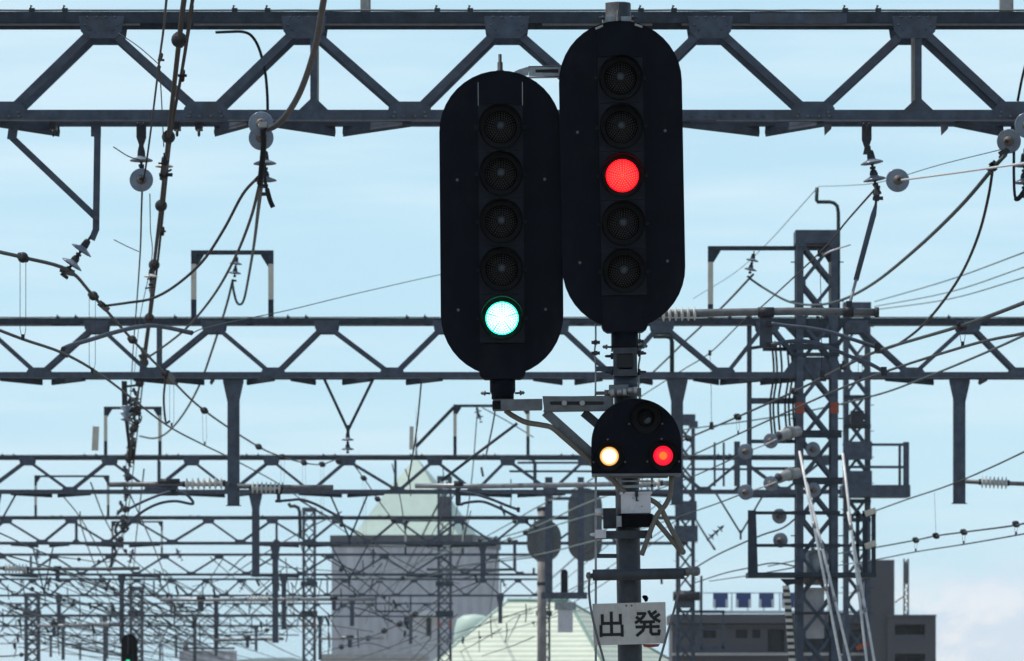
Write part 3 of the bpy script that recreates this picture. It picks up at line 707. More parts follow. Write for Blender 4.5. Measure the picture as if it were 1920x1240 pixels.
# second gantry
g2_, p2_ = gantry(91, 'second truss gantry from the top, at mid height, carried by the big lattice tower', -500, 2500,
    [-245, -35, 180, 400, 612, 835, 1045, 1242, 1440, 1605, 1817, 2030, 2240], [-350, -140, 72, 285, 512, 735, 945, 1150, 1356, 1525, 1711, 1915, 2130, 2340],
    [(297, 'b'), (-330, 'b'), (945, 'b')],
    [(0, 75), (160, 92), (300, 380), (250, 330), (400, 392), (515, 460), (545, 590), (700, 640), (830, 760), (1000, 1055), (1130, 1078), (1180, 1225), (1300, 1350), (1440, 1352), (1510, 1428), (1660, 1755), (1850, 1840), (1990, 1930)], 1)
for px, pe in ((437, 947), (1270, 945), (1800, 943)): drop_post(g2_, 91, px, pe, .19)
top_frame(g2_, 91, 362, 507, 468, (.20, .72))
fr2 = top_frame(g2_, 91, 1333, 1560, 460, (.22, .80))
v_hanger(g2_, 91, 607, 700, 652, 806)
v_hanger(g2_, 91, 2020, 2110, 2065, 806)

# third and following gantries; the line of right-hand towers steps to the left as the tracks bend away
g3_, p3_ = gantry(144, 'third truss gantry from the top, its right end at the tower with the wide platform', -400, 1610,
    [-255, -105, 50, 204, 358, 508, 652, 815, 952, 1098, 1245, 1392, 1545], [-180, -28, 130, 284, 434, 582, 745, 890, 1032, 1172, 1320, 1470], [(297, 'b'), (741, 'b'), (1385, 't')],
    [(20, 95), (170, 105), (330, 420), (470, 430), (560, 640), (720, 650), (850, 960), (1060, 970), (1180, 1260)], 1)
drop_post(g3_, 144, 479, 1081, .19); drop_post(g3_, 144, -10, 1075, .19)
top_frame(g3_, 144, 197, 299, 762, (.18, .70))
top_frame(g3_, 144, 853, 990, 758, (.18, .62))
part(g3_, 'frame_strut', MB().bar(P(780, 838, 144.2), P(851, 764, 144.2), .085, .08), 'steel_dark')
v_hanger(g3_, 144, 1343, 1433, 1389, 1000); v_hanger(g3_, 144, 618, 690, 655, 1010); v_hanger(g3_, 144, -60, 30, -15, 1005)
part(g3_, 'top_post', MB().bar(P(178, 845, 144.2), P(180, 800, 144.2), .16, .1), 'cream')
part(g3_, 'top_post', MB().bar(P(771, 843, 144.2), P(772, 800, 144.2), .10, .1), 'cream')

g4_, p4_ = gantry(194, 'fourth truss gantry from the top, crossing the lower slope of the pointed green roof', -300, 1290,
    [-100, 10, 132, 252, 390, 510, 632, 745, 862, 980, 1100, 1220], [-45, 78, 200, 322, 450, 578, 692, 805, 925, 1040, 1160], [(142, 't'), (518, 't'), (1003, 'b')],
    [(20, 70), (130, 90), (160, 230), (300, 240), (480, 560), (640, 575), (760, 830), (930, 845)], 1)
drop_post(g4_, 194, 516, 1205, .20); drop_post(g4_, 194, 905, 1085, .16)
top_frame(g4_, 194, 66, 202, 891, (.25, .72))
v_hanger(g4_, 194, 620, 690, 655, 1085); v_hanger(g4_, 194, 60, 100, 82, 1110)

g5_, p5_ = gantry(246, 'fifth truss gantry from the top, crossing just below the eaves of the pointed roof', -300, 1012,
    [-60, 2, 100, 205, 308, 410, 515, 618, 720, 822, 925], [-30, 52, 152, 255, 358, 462, 566, 668, 770, 872, 975], [(57, 'b'), (910, 'b')],
    [(20, 70), (230, 300), (480, 560), (760, 830)], 2)
drop_post(g5_, 246, 532, 1180, .20); drop_post(g5_, 246, 228, 1205, .20)
top_frame(g5_, 246, 210, 303, 977, (.3, .8)); top_frame(g5_, 246, 760, 868, 975, (.3, .8))

rest = [(300, 1020, 0, 'sixth truss gantry from the top, across the upper wall of the church tower'),
        (383, 850, 30, 'seventh truss gantry from the top, ending at the thin lattice tower by the church wall'),
        (440, 590, 55, 'eighth truss gantry from the top, one of the hazy low beams on the left'),
        (510, 560, 20, 'ninth truss gantry from the top, a very low and hazy beam on the left'),
        (600, 480, 40, 'lowest and farthest truss gantry, just above the bottom edge on the left')]
for i, (Yg, xr, off, lab) in enumerate(rest):
    st = 1.83 * F / Yg
    t = []; b = []; x = -200 + off
    while x < xr - 10:
        t.append(x)
        if x + st / 2 < xr: b.append(x + st / 2)
        x += st
    g, _ = gantry(Yg, lab, -260, xr, t, b, [(b[k], 'b') for k in range(2, len(b), 5)], [], 2)
    k = 0
    for x, ln in {0: [(110, 62), (405, 95), (938, 50), (660, 55)], 1: [(118, 80), (196, 110), (365, 90), (600, 80), (770, 50)], 2: [(200, 60), (405, 55), (480, 45)], 3: [(95, 40), (330, 40)], 4: [(150, 30), (300, 30)]}[i]:
        drop_post(g, Yg, x, HOR - (ZB - HC) * F / Yg + ln, .22)
    for x0, x1 in {0: [(320, 372), (705, 770)], 1: [(432, 472), (60, 110)], 2: [(290, 330)], 3: [(180, 215)], 4: []}[i]:
        # hanging rectangular frame under the truss
        zb = HOR - (ZB - HC) * F / Yg + 28
        part(g, 'hanging_frame', MB().bar(P(x0, zb - 28, Yg), P(x0, zb, Yg), .07, .07).bar(P(x1, zb - 28, Yg), P(x1, zb, Yg), .07, .07).bar(P(x0, zb, Yg), P(x1, zb, Yg), .09, .07), 'steel_dark')

# ---------------------------------------------------------------- lattice towers
def tower(label, Y, p0, p1, py_top, bay, depth=None, head=24, band=None, detail=True, group='lattice towers'):
    xa, xb = X(p0, Y), X(p1, Y); zt = HC + (HOR - py_top) * Y / F; wd = xb - xa; dp = depth or wd
    root = thing('lattice_tower', label, 'tower', Vector(((xa + xb) / 2, Y + DEP / 2, 0)), group)
    y0, y1 = Y + DEP / 2 - dp / 2, Y + DEP / 2 + dp / 2; lw = wd * .17
    for x, sx in ((xa, 1), (xb, -1)):
        for y, sy in ((y0, 1), (y1, -1)):
            m = MB().bar((x + sx * lw / 2, y, 0), (x + sx * lw / 2, y, zt), lw, .014).bar((x + sx * .007, y + sy * (lw / 2 + .007), 0), (x + sx * .007, y + sy * (lw / 2 + .007), zt), .014, lw)
            part(root, 'leg', m, 'steel')
    n = int(zt / bay); bw = wd * .085
    for i in range(n):
        z0 = zt - head * Y / F - i * bay; z1 = z0 - bay
        if z1 < 0: break
        for y, s in ((y0 + .02, 1), (y1 - .02, -1)):
            m = MB().bar((xa + lw * .7, y, z0), (xb - lw * .7, y, z1), bw, .012).bar((xa + lw * .7, y + s * .014, z1), (xb - lw * .7, y + s * .014, z0), bw, .012)
            part(root, 'cross_brace', m, 'steel')
        if detail:
            for x, s in ((xa + .02, 1), (xb - .02, -1)):
                m = MB().bar((x, y0 + lw * .7, z0), (x, y1 - lw * .7, z1), bw, .012, (1, 0, 0)).bar((x + s * .014, y0 + lw * .7, z1), (x + s * .014, y1 - lw * .7, z0), bw, .012, (1, 0, 0))
                part(root, 'side_brace', m, 'steel')
    if detail:
        for i in range(n):
            z0 = zt - head * Y / F - i * bay
            if z0 < 1: break
            for x, s_ in ((xa, 1), (xb, -1)):
                part(root, 'brace_plate', MB().prism([(x + s_ * lw * .3, z0 - .08), (x + s_ * lw * 1.3, z0 - .04), (x + s_ * lw * 1.3, z0 + .04), (x + s_ * lw * .3, z0 + .08)], y0 - .014, y0 - .006), 'steel')
                part(root, 'step_bolt', MB().bar((x - s_ * .005, y0 + .02, z0 - .3), (x - s_ * .09, y0 + .02, z0 - .3), .018, .018), 'iron')
    hp = MB().box(((xa + xb) / 2, Y + DEP / 2, zt - head * Y / F / 2), wd + .03, dp + .03, head * Y / F)
    part(root, 'head_plate', hp, 'steel')
    if band:
        za, zb_ = (HC + (HOR - b) * Y / F for b in band)
        for x, s in ((xa, 1), (xb, -1)):
            part(root, 'marker_band', MB().box((x + s * lw / 2, y0 - .010, (za + zb_) / 2), lw + .02, .02, za - zb_), 'orange', label='orange marker band on the leg')
    return root
def tpart(root, nm, mb, m, pa=None, label=None): return part(root, nm, mb, m, pa, label=label)

t2 = tower('big lattice tower with two red-orange bands, in front of the apartment block', 91, 1493, 1571, 432, .625, None, 25, (755, 776))
Y = 91.0
tpart(t2, 'truss_seat', MB().prism([(X(1455, Y), HC + (HOR - 598) * Y / F), (X(1592, Y), HC + (HOR - 598) * Y / F), (X(1565, Y), HC + (HOR - 634) * Y / F), (X(1490, Y), HC + (HOR - 634) * Y / F)], Y - .03, Y - .02), 'steel_dark')
tpart(t2, 'truss_seat', MB().prism([(X(1462, Y), HC + (HOR - 708) * Y / F), (X(1582, Y), HC + (HOR - 708) * Y / F), (X(1570, Y), HC + (HOR - 670) * Y / F), (X(1490, Y), HC + (HOR - 670) * Y / F)], Y - .03, Y - .02), 'steel')
for py, a, b, th in ((650, 1484, 1574, 12), (665, 1490, 1574, 7), (814, 1484, 1578, 14), (902, 1486, 1580, 13), (962, 1484, 1575, 7), (1023, 1484, 1575, 7), (1150, 1490, 1575, 5)):
    tpart(t2, 'cross_beam', MB().bar(P(a, py, Y - .06), P(b, py, Y - .06), th * Y / F, .08), 'steel_dark')
# platform frames left of the tower
side = MB().bar(P(1405, 592, Y + .3), P(1405, 935, Y + .3), 9 * Y / F, .06)
pf = tpart(t2, 'side_frame', side, 'steel')
for py, th in ((752, 11), (828, 7), (878, 4), (930, 7)): tpart(t2, 'frame_rail', MB().bar(P(1401, py, Y + .3), P(1496, py, Y + .3), th * Y / F, .05), 'steel', pf)
tpart(t2, 'frame_rail', MB().bar(P(1430, 655, Y + .3), P(1500, 655, Y + .3), .06, .05).bar(P(1395, 655, Y + .3), P(1430, 650, Y + .3), .05, .05), 'steel_dark', pf)
for px in (1475, 1462, 1482, 1447, 1490, 1453): tpart(t2, 'hanging_lead', MB().tube(smooth([P(px, 640, Y + .2), P(px + 4, 700, Y + .15), P(px - 3, 760, Y + .2), P(px + 2, 830, Y + .2)]), .018, 5), 'wire')
cg = MB().prism([(X(a, Y), HC + (HOR - b) * Y / F) for a, b in ((1401, 958), (1416, 958), (1420, 1085), (1401, 1085))], Y - .3, Y - .22)
cg = tpart(t2, 'cage_post', cg, 'steel_dark')
for py, th, dy in ((962, 6, -.25), (1023, 6, -.25)): tpart(t2, 'cage_rail', MB().bar(P(1410, py, Y + dy), P(1500, py, Y + dy), th * Y / F, .05), 'steel_dark', cg)
tpart(t2, 'platform', MB().box(P(1520, 1079, Y + .1), 240 * Y / F, .9, 9 * Y / F), 'steel_dark')
tpart(t2, 'platform_bracket', MB().prism([(X(a, Y), HC + (HOR - b) * Y / F) for a, b in ((1462, 1086), (1500, 1086), (1500, 1094), (1474, 1098))], Y - .2, Y - .1), 'steel_dark')
for px, w_ in ((1608, 7), (1622, 10), (1638, 8)): tpart(t2, 'cage_post', MB().bar(P(px, 958, Y + .5), P(px, 1083, Y + .5), w_ * Y / F, .05), 'steel_dark')
for py in (966, 1023): tpart(t2, 'cage_rail', MB().bar(P(1570, py, Y + .5), P(1642, py, Y + .5), 5 * Y / F, .05), 'steel')
for py in (960, 1021): tpart(t2, 'rail_end', MB().bar(P(1622, py + 4, Y - .1), P(1642, py - 3, Y - .1), 11 * Y / F, .08), 'cream')

t3 = tower('tall lattice tower half hidden behind the big banded tower, with the wide platform', 144, 1583, 1632, 567, .66, None, 24)
Y = 144.0
tpart(t3, 'platform', MB().box(P(1640, 922, Y), 128 * Y / F, 1.2, 22 * Y / F), 'steel')
tpart(t3, 'platform_wall', MB().box(P(1608, 900, Y - .4), 54 * Y / F, .05, 34 * Y / F), 'steel')
tpart(t3, 'platform_wall', MB().box(P(1608, 845, Y - .4), 54 * Y / F, .05, 34 * Y / F), 'steel')
rl = tpart(t3, 'guard_post', MB().bar(P(1699, 829, Y - .3), P(1699, 915, Y - .3), 11 * Y / F, .08), 'steel')
tpart(t3, 'guard_post', MB().bar(P(1687, 834, Y + .2), P(1687, 915, Y + .2), 5 * Y / F, .05), 'steel')
for py, a in ((834, 1580), (876, 1580)): tpart(t3, 'guard_rail', MB().bar(P(a, py, Y - .3), P(1702, py, Y - .3), 5 * Y / F, .05), 'steel')
tpart(t3, 'service_box', MB().box(P(1607, 786, Y - .4), 24 * Y / F, .3, 30 * Y / F), 'iron')
for py in (745, 800, 940, 975): tpart(t3, 'cross_beam', MB().bar(P(1582, py, Y - .35), P(1633, py, Y - .35), 8 * Y / F, .06), 'steel_dark')
tpart(t3, 'marker_band', MB().bar(P(1606, 1216, Y - .36), P(1628, 1207, Y - .36), 9 * Y / F, .03), 'orange')
tpart(t3, 'frame_post', MB().bar(P(1382, 828, Y - .2), P(1382, 912, Y - .2), 11 * Y / F, .1), 'steel')
for px in (1340, 1357): tpart(t3, 'frame_post', MB().bar(P(px, 830, Y - .2), P(px, 912, Y - .2), 4 * Y / F, .06), 'steel')
tpart(t3, 'frame_rail', MB().bar(P(1290, 880, Y - .25), P(1500, 880, Y - .25), 4 * Y / F, .05), 'steel')
# swan-neck pipe beside the towers
Y = 92.5
tpart(t2, 'swan_neck_pipe', MB().tube([P(1572, 620, Y), P(1572, 400, Y), P(1570, 387, Y), P(1564, 381, Y), P(1556, 379, Y), P(1533, 379, Y), P(1531, 376, Y), P(1532, 352, Y)], .03, 8), 'wire_green')

t4 = tower('lattice tower right behind the signal mast, with boxes and a small cage', 194, 1268, 1303, 777, .62, None, 20, None)
Y = 194.0
for a, b, c, d in ((1266, 1306, 940, 976), (1264, 1308, 986, 1016), (1266, 1300, 1108, 1140)): tpart(t4, 'equipment_box', MB().box(P((a + b) / 2, (c + d) / 2, Y - .2), (b - a) * Y / F, .4, (d - c) * Y / F), 'steel')
tpart(t4, 'drum', MB().tube([P(1262, 1118, Y - .5), P(1312, 1118, Y - .5)], .16, 10), 'iron'); tpart(t4, 'drum', MB().tube([P(1290, 1071, Y - .5), P(1312, 1071, Y - .5)], .13, 10), 'iron')
fr = tpart(t4, 'cage_beam', MB().bar(P(1268, 1147, Y - .5), P(1359, 1147, Y - .5), .09, .07), 'steel'); tpart(t4, 'cage_beam', MB().bar(P(1268, 1218, Y - .5), P(1359, 1214, Y - .5), .10, .07), 'steel')
for a, b in ((1270, 1147), (1315, 1080), (1356, 1147)): tpart(t4, 'cage_post', MB().bar(P(a, b, Y - .5), P(a, 1218, Y - .5), .08, .07), 'steel', fr)
tpart(t4, 'cage_rail', MB().bar(P(1268, 1180, Y - .5), P(1359, 1181, Y - .5), .06, .06), 'steel', fr)
tpart(t4, 'hand_rail', MB().bar(P(1220, 920, Y), P(1270, 920, Y), .05, .05).bar(P(1300, 802, Y), P(1300, 790, Y), .3, .3), 'steel')

for lab, Y, p0, p1, pt_, bands in (
    ('slim lattice tower in front of the right edge of the church wall', 383, 820, 847, 893, (1163, 1177)),
    ('slim lattice tower by the fifth gantry, left of the church wall', 383, 567, 592, 952, (1163, 1177)),
    ('slim lattice tower rising in front of the ribbed green roof', 300, 1008, 1032, 1105, None),
    ('hazy lattice tower near the dark far signal at the bottom left', 440, 243, 268, 1100, None),
    ('lattice tower buried in the wire tangle near the bottom left corner', 400, 46, 74, 1112, None)):
    tw = tower(lab, Y, p0, p1, pt_, .70, None, 8, bands, False)
    for py in (1020, 1095, 1150):
        if py > pt_ + 10: tpart(tw, 'cross_beam', MB().box(P((p0 + p1) / 2, py, Y - .3), (p1 - p0 + 6) * Y / F, .5, 9 * Y / F), 'steel_dark')
# swan-neck pipe on the slim tower left of the church, and behind the mast
def swan(label, Y, pts, r=.045):
    o = thing('swan_neck_pipe', label, 'pipe', P(*pts[0], Y), 'swan-neck pipes on the gantries')
    part(o, 'pipe', MB().tube([P(a, b, Y) for a, b in pts], r, 8), 'wire_green'); return o
swan('bent dark pipe rising above the gantry just right of the mast', 92, [(1260, 712), (1260, 642), (1258, 634), (1250, 631), (1225, 631)], .036)
swan('bent pipe standing on the fourth gantry left of the church', 196, [(563, 1010), (562, 960), (559, 952), (552, 949), (545, 950), (541, 944)], .06)
swan('bent pipe between the gantries left of the far signal frame', 196, [(1003, 920), (1003, 870), (999, 862), (990, 860), (978, 860)], .06)

# stay rods and wrapped cable at the big tower
for i, (a, b, lab) in enumerate((((1499, 846), (1578, 1250), 'long pale stay rod leaning across the big tower, leftmost of four'), ((1512, 905), (1596, 1250), 'long pale stay rod leaning across the big tower, second of four'),
              ((1580, 850), (1626, 1250), 'long pale stay rod beside the big tower, third of four'), ((1590, 960), (1641, 1250), 'long pale stay rod beside the big tower, rightmost of four'))):
    Y = 89.0 if i < 2 else 89.6
    o = thing('stay_rod', lab, 'stay rod', P(*b, Y), 'pale stay rods at the big tower')
    q = MB().tube([P(*a, Y + .6), P(a[0] + (b[0] - a[0]) * .5, a[1] + (b[1] - a[1]) * .5, Y + .3), P(*b, Y), P(b[0] + 14, b[1] + 60, Y)], .021, 8)
    part(o, 'rod', q, 'wire_pale')
    for t in (.33, .62): part(o, 'rod_coupling', MB().tube([P(a[0] + (b[0] - a[0]) * t, a[1] + (b[1] - a[1]) * t, Y + .6 * (1 - t)), P(a[0] + (b[0] - a[0]) * (t + .03), a[1] + (b[1] - a[1]) * (t + .03), Y + .6 * (1 - t) - .01)], .03, 8), 'galv')
o = thing('wrapped_cable', 'thick cable wrapped in cream and black spiral tape below the tower platform', 'cable', P(1487, 1250, 90.6))
part(o, 'sheath', MB().tube(smooth([P(1473, 1098, 90.6), P(1476, 1120, 90.6), P(1480, 1170, 90.6), P(1486, 1250, 90.6), P(1492, 1340, 90.6)]), .055, 12), 'wrap')
o = thing('transformer', 'grey barrel transformer hung on the big tower behind its cross braces', 'transformer', P(1530, 1065, 91.3))
part(o, 'tank', MB().lathe([(.01, -.30), (.19, -.30), (.20, -.27), (.20, .20), (.17, .25), (.01, .27)], P(1530, 1062, 91.3), (0, 0, 1), 24), 'galv')
part(o, 'tank', MB().box(P(1520, 1150, 91.4), 48 * 91 / F, .5, 95 * 91 / F), 'whitebox')
part(o, 'bushing', MB().lathe([(.02, 0), (.045, .02), (.02, .04), (.045, .06), (.02, .08), (.04, .10), (.012, .14)], P(1524, 1036, 91.2), (0, 0, 1), 12), 'porc_pale')

# ---------------------------------------------------------------- the far signal frame with grey oval signal backs
Y = 190.0
o = thing('signal_portal', 'grey two-post frame carrying a tiny black signal, left of the mast foot', 'signal frame', P(1060, 1122, Y))
for px, w_ in ((1029, 14), (1089, 12)): part(o, 'frame_post', MB().bar(P(px, 895, Y), P(px, 1120, Y), w_ * Y / F, .2), 'steel')
part(o, 'sill', MB().box(P(1058, 1117, Y), 86 * Y / F, .5, 12 * Y / F), 'steel')
part(o, 'head_rail', MB().bar(P(1022, 935, Y), P(1096, 935, Y), 6 * Y / F, .1), 'steel')
for py in (868, 884): part(o, 'top_rail', MB().bar(P(955 if py > 870 else 970, py, Y), P(1110, py, Y), 4 * Y / F, .06), 'steel_dark')
o = thing('relay_box', 'pale box with a wider lid hanging under the far signal frame', 'box', P(1060, 1185, Y))
part(o, 'box', MB().box(P(1060, 1165, Y), 28 * Y / F, .4, 42 * Y / F), 'whitebox'); part(o, 'lid', MB().box(P(1060, 1137, Y), 40 * Y / F, .5, 14 * Y / F), 'galv')
def oval(px, py, hw, hh, Y, n=24):
    r = hw
    out = [(px + r * math.cos(math.pi * i / n), py - hh + r - r * math.sin(math.pi * i / n)) for i in range(n + 1)] + [(px - r * math.cos(math.pi * i / n), py + hh - r + r * math.sin(math.pi * i / n)) for i in range(n + 1)]
    return [(X(a, Y), HC + (HOR - b) * Y / F) for a, b in out]
o = thing('railway_signal', 'tiny oval black signal standing inside the grey two-post frame', 'railway signal', P(1058, 1117, Y))
part(o, 'backplate', MB().prism(oval(1058, 1092, 6.6, 24, Y), Y - .2, Y - .15), 'navy')
part(o, 'lamp_case', MB().box(P(1058, 1092, Y - .1), 6 * Y / F, .2, 38 * Y / F), 'navy2')
for k, (px, py, hw, hh, lab) in enumerate(((1020, 1014, 32, 40, 'grey rounded signal seen from behind, the lower of two left of the mast'), (1097, 984, 32, 69, 'grey oval signal seen from behind, the taller of two left of the mast'))):
    o = thing('railway_signal', lab, 'railway signal', P(px, py + hh, Y + 2), 'grey signal backs on the far frame')
    part(o, 'backplate', MB().prism(oval(px, py, hw, hh, Y + 2), Y + 2, Y + 2.05), 'galv_dull')
    part(o, 'rear_case', MB().prism(oval(px, py - 4, hw * .4, hh * .8, Y + 2), Y + 1.75, Y + 1.995), 'galv_dull')
    part(o, 'bracket', MB().bar(P(px, py + hh * .6, Y + 1.9), P(1029 if k == 0 else 1089, py + hh * .6, Y + .1), .08, .08), 'galv_dull')
o = thing('concrete_pole', 'pale concrete pole left of the grey two-post frame', 'pole', Vector((X(1016, 196), 196, 0)))
part(o, 'shaft', MB().lathe([(.17, 0), (.15, HC + (HOR - 950) * 196 / F)], (X(1016, 196), 196, 0), (0, 0, 1), 14), 'flat_pole')
for py in (958, 1005, 1098): part(o, 'pole_band', MB().lathe([(.17, 0), (.17, .12)], P(1016, py, 196), (0, 0, 1), 14), 'iron')
Y = 230.0
o = thing('railway_signal', 'dark far signal at the bottom left with a green light at its foot', 'railway signal', P(243, 1260, Y))
part(o, 'backplate', MB().prism(oval(243, 1222, 15.5, 33, Y), Y - .2, Y - .1), 'hood')
part(o, 'lamp_case', MB().box(P(243, 1222, Y - .3), 12 * Y / F, .2, 54 * Y / F), 'hood')
part(o, 'lens', dome_disc(MB(), P(240, 1241, Y - .42), 4.2 * Y / F, .05), 'green_far')
part(o, 'post', MB().lathe([(.12, 0), (.12, HC + (HOR - 1250) * Y / F)], (X(243, Y), Y, 0), (0, 0, 1), 12), 'pole')

# ---------------------------------------------------------------- buildings
def quad(pts, t=.3):
    """a sloped roof sheet with thickness"""
    a = [Vector(p) for p in pts]; n = (a[1] - a[0]).cross(a[2] - a[0]).normalized() * t
    if n.z > 0: n = -n
    m = len(a); fs = [list(range(m)), [m + i for i in reversed(range(m))]] + [[i, (i + 1) % m, m + (i + 1) % m, m + i] for i in range(m)]
    return MB().add(a + [p + n for p in a], fs)
YB = 640.0; kb = YB / F
ch = thing('church_building', 'mauve-grey tower building with a pointed pale green roof', 'building', Vector((X(778, YB), YB, 0)))
x0, x1 = X(622, YB), X(884, YB); zb = HC + (HOR - 1012) * kb; wd = x1 - x0
rot = R(-11)
# the tower stands a little turned: its right face shows as a narrow strip
cx_, cy_ = X(778, YB), YB + 9
def turned(u, v, z):
    return Vector((cx_ + u * math.cos(rot) - v * math.sin(rot), cy_ + u * math.sin(rot) + v * math.cos(rot), z))
hb_ = 315 * kb / 2 / (math.cos(rot) + abs(math.sin(rot)))
def ring(h, z): return [turned(-h, -h, z), turned(h, -h, z), turned(h, h, z), turned(-h, h, z)]
m = MB().add(ring(hb_, 0) + ring(hb_, zb), [(0, 1, 5, 4), (1, 2, 6, 5), (2, 3, 7, 6), (3, 0, 4, 7), (4, 5, 6, 7)])
part(ch, 'wall', m, 'tower_wall')
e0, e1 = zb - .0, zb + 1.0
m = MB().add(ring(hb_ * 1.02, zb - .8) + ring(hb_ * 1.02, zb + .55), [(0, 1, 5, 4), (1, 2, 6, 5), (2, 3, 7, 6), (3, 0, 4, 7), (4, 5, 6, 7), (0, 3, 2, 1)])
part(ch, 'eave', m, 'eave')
za, zc, zd = HC + (HOR - 1005) * kb, HC + (HOR - 925) * kb, HC + (HOR - 852) * kb
zm = HC + (HOR - 985) * kb
k = kb / (math.cos(rot) + abs(math.sin(rot)))
lv = [(122 * k, za - .1), (99 * k, HC + (HOR - 977) * kb), (62 * k, zc), (36 * k, HC + (HOR - 893) * kb), (0.04, zd)]
m = MB(); rr = [ring(h, z) for h, z in lv]
for a, b in zip(rr, rr[1:]):
    m.add(a + b, [(0, 1, 5, 4), (1, 2, 6, 5), (2, 3, 7, 6), (3, 0, 4, 7)])
rf = part(ch, 'roof', m, 'copper_roof')
part(ch, 'eave_gutter', MB().add(ring(123.5 * k, za - .5) + ring(123.5 * k, za + .15), [(0, 1, 5, 4), (1, 2, 6, 5), (2, 3, 7, 6), (3, 0, 4, 7)]), 'verdigris', rf)
part(ch, 'finial', MB().lathe([(.14, 0), (.10, 1.0), (.03, 3.4), (.01, 6.0)], turned(-.0, 0, zd - .1), (0, 0, 1), 8), 'iron', rf)
part(ch, 'dormer', MB().box(P(835, 955, YB - 1), 1.2, 2.2, 2.8), 'eave', rf)
part(ch, 'wall_stripe', MB().box(P(658, 1060, YB + 2.6), .9, .9, 4.0), 'whitebox')
for px, py, w_, h_ in ((801, 1177, 8, 30), (762, 1165, 9, 16)):
    wn = part(ch, 'window', MB().box(P(px, py, YB - 9.2), w_ * kb, .5, h_ * kb), 'glass')
an = thing('annex_block', 'pale stair block with a narrow dark window in front of the church wall', 'building', Vector((X(800, YB - 14), YB - 14, 0)))
Ya = YB - 14; ka = Ya / F
part(an, 'wall', MB().box((X(797, Ya), Ya + 3, (HC + (HOR - 1155) * ka) / 2), 50 * ka, 6, HC + (HOR - 1155) * ka), 'tower_wall2')
part(an, 'window', MB().box(P(804, 1176, Ya - .02), 9 * ka, .2, 34 * ka), 'glass')
part(an, 'canopy', MB().box(P(806, 1150, Ya - .5), 44 * ka, 2.5, 8 * ka), 'white')
lw_ = thing('low_hall', 'low grey hall roof along the bottom edge below the church', 'building', Vector((X(690, 560), 560, 0)))
part(lw_, 'wall', MB().box((X(700, 560), 566, (HC + (HOR - 1236) * 560 / F) / 2), 200 * 560 / F, 10, HC + (HOR - 1236) * 560 / F), 'tower_wall2')
part(lw_, 'roof', MB().box((X(700, 560), 566, HC + (HOR - 1231) * 560 / F), 206 * 560 / F, 11, 9 * 560 / F), 'concrete')
br = thing('barrel_roof_hall', 'hall with a rounded pale grey-green roof between church and ribbed roof', 'building', Vector((X(880, 590), 590, 0)))
Yr = 590.0; kr = Yr / F
cb_ = (X(887, Yr), Yr + 4, 0); rb_ = 38 * kr
def ZR(py): return HC + (HOR - py) * kr
part(br, 'wall', MB().lathe([(rb_ * .96, 0), (rb_ * .96, ZR(1206))], cb_, (0, 0, 1), 40), 'tower_wall2')
part(br, 'roof', MB().lathe([(rb_, ZR(1208)), (rb_, ZR(1204)), (rb_ * .93, ZR(1178)), (rb_ * .8, ZR(1160)), (rb_ * .5, ZR(1153)), (rb_ * .05, ZR(1151))], cb_, (0, 0, 1), 40), 'copper_roof')

# ribbed green hip roof
Yh = 420.0; kh = Yh / F
gh = thing('ribbed_roof_house', 'building with a broad ribbed pale green hip roof behind the mast foot', 'building', Vector((X(1020, Yh), Yh, 0)))
def PH(px, py, dy): return P(px, py, Yh + dy)
r0, r1 = PH(952, 1127, 10), PH(1066, 1128, 8)
eA, eB, eC = PH(790, 1262, 2), PH(1143, 1264, -4), PH(1292, 1258, 16); eD = eA + (eC - eB)
rfm = MB().add([eA, eB, r1, r0], [(0, 1, 2, 3)]).add([eB, eC, r1], [(0, 1, 2)]).add([eC, eD, r0, r1], [(0, 1, 2, 3)]).add([eD, eA, r0], [(0, 1, 2)])
rg = part(gh, 'roof', rfm, 'seam_roof')
part(gh, 'ridge_cap', MB().tube([r0 + Vector((0, 0, .05)), r1 + Vector((0, 0, .05))], .14, 8), 'verdigris', rg)
part(gh, 'hip_cap', MB().tube([r1, eB], .12, 8), 'verdigris', rg); part(gh, 'hip_cap', MB().tube([r0, eA], .12, 8), 'copper_roof', rg); part(gh, 'hip_cap', MB().tube([r1, eC], .12, 8), 'verdigris', rg)
ins = lambda p: p.lerp((eA + eB + eC + eD) / 4, .05)
ws = [ins(p) for p in (eA, eB, eC, eD)]
part(gh, 'wall', MB().add([(p.x, p.y, 0) for p in ws] + [(p.x, p.y, min(eA.z, eB.z, eC.z) - .15) for p in ws], [(0, 1, 5, 4), (1, 2, 6, 5), (2, 3, 7, 6), (3, 0, 4, 7), (4, 5, 6, 7)]), 'tower_wall2')

# apartment block on the right
Yf = 360.0; kf = Yf / F
ap = thing('apartment_block', 'brown-grey flat-roofed apartment block with recessed balconies on the right', 'building', Vector((X(1600, Yf), Yf, 0)))
def ZF(py): return HC + (HOR - py) * kf
part(ap, 'stair_tower', MB().box((X(1652, Yf), Yf + 4, ZF(1050) / 2), 50 * kf, 8, ZF(1050)), 'flat_wall')
def wall_with_holes(p0, p1, py0, Y, holes, m, nm, dep=.35):
    """front wall built from strips around rectangular openings (photo pixels)"""
    mb = MB(); rows = sorted({py0, 1420} | {h[2] for h in holes} | {h[3] for h in holes})
    for a, b in zip(rows, rows[1:]):
        mid = (a + b) / 2; cut = sorted([(h[0], h[1]) for h in holes if h[2] < mid < h[3]]); x = p0
        for c, d in cut + [(p1, p1)]:
            if c > x:
                zA, zB_ = max(0, ZF(a)), max(0, ZF(b))
                if zA > zB_: mb.box((X((x + c) / 2, Yf), Y + dep / 2, (zA + zB_) / 2), (c - x) * kf, dep, zA - zB_)
            x = d
    return part(ap, nm, mb, m)
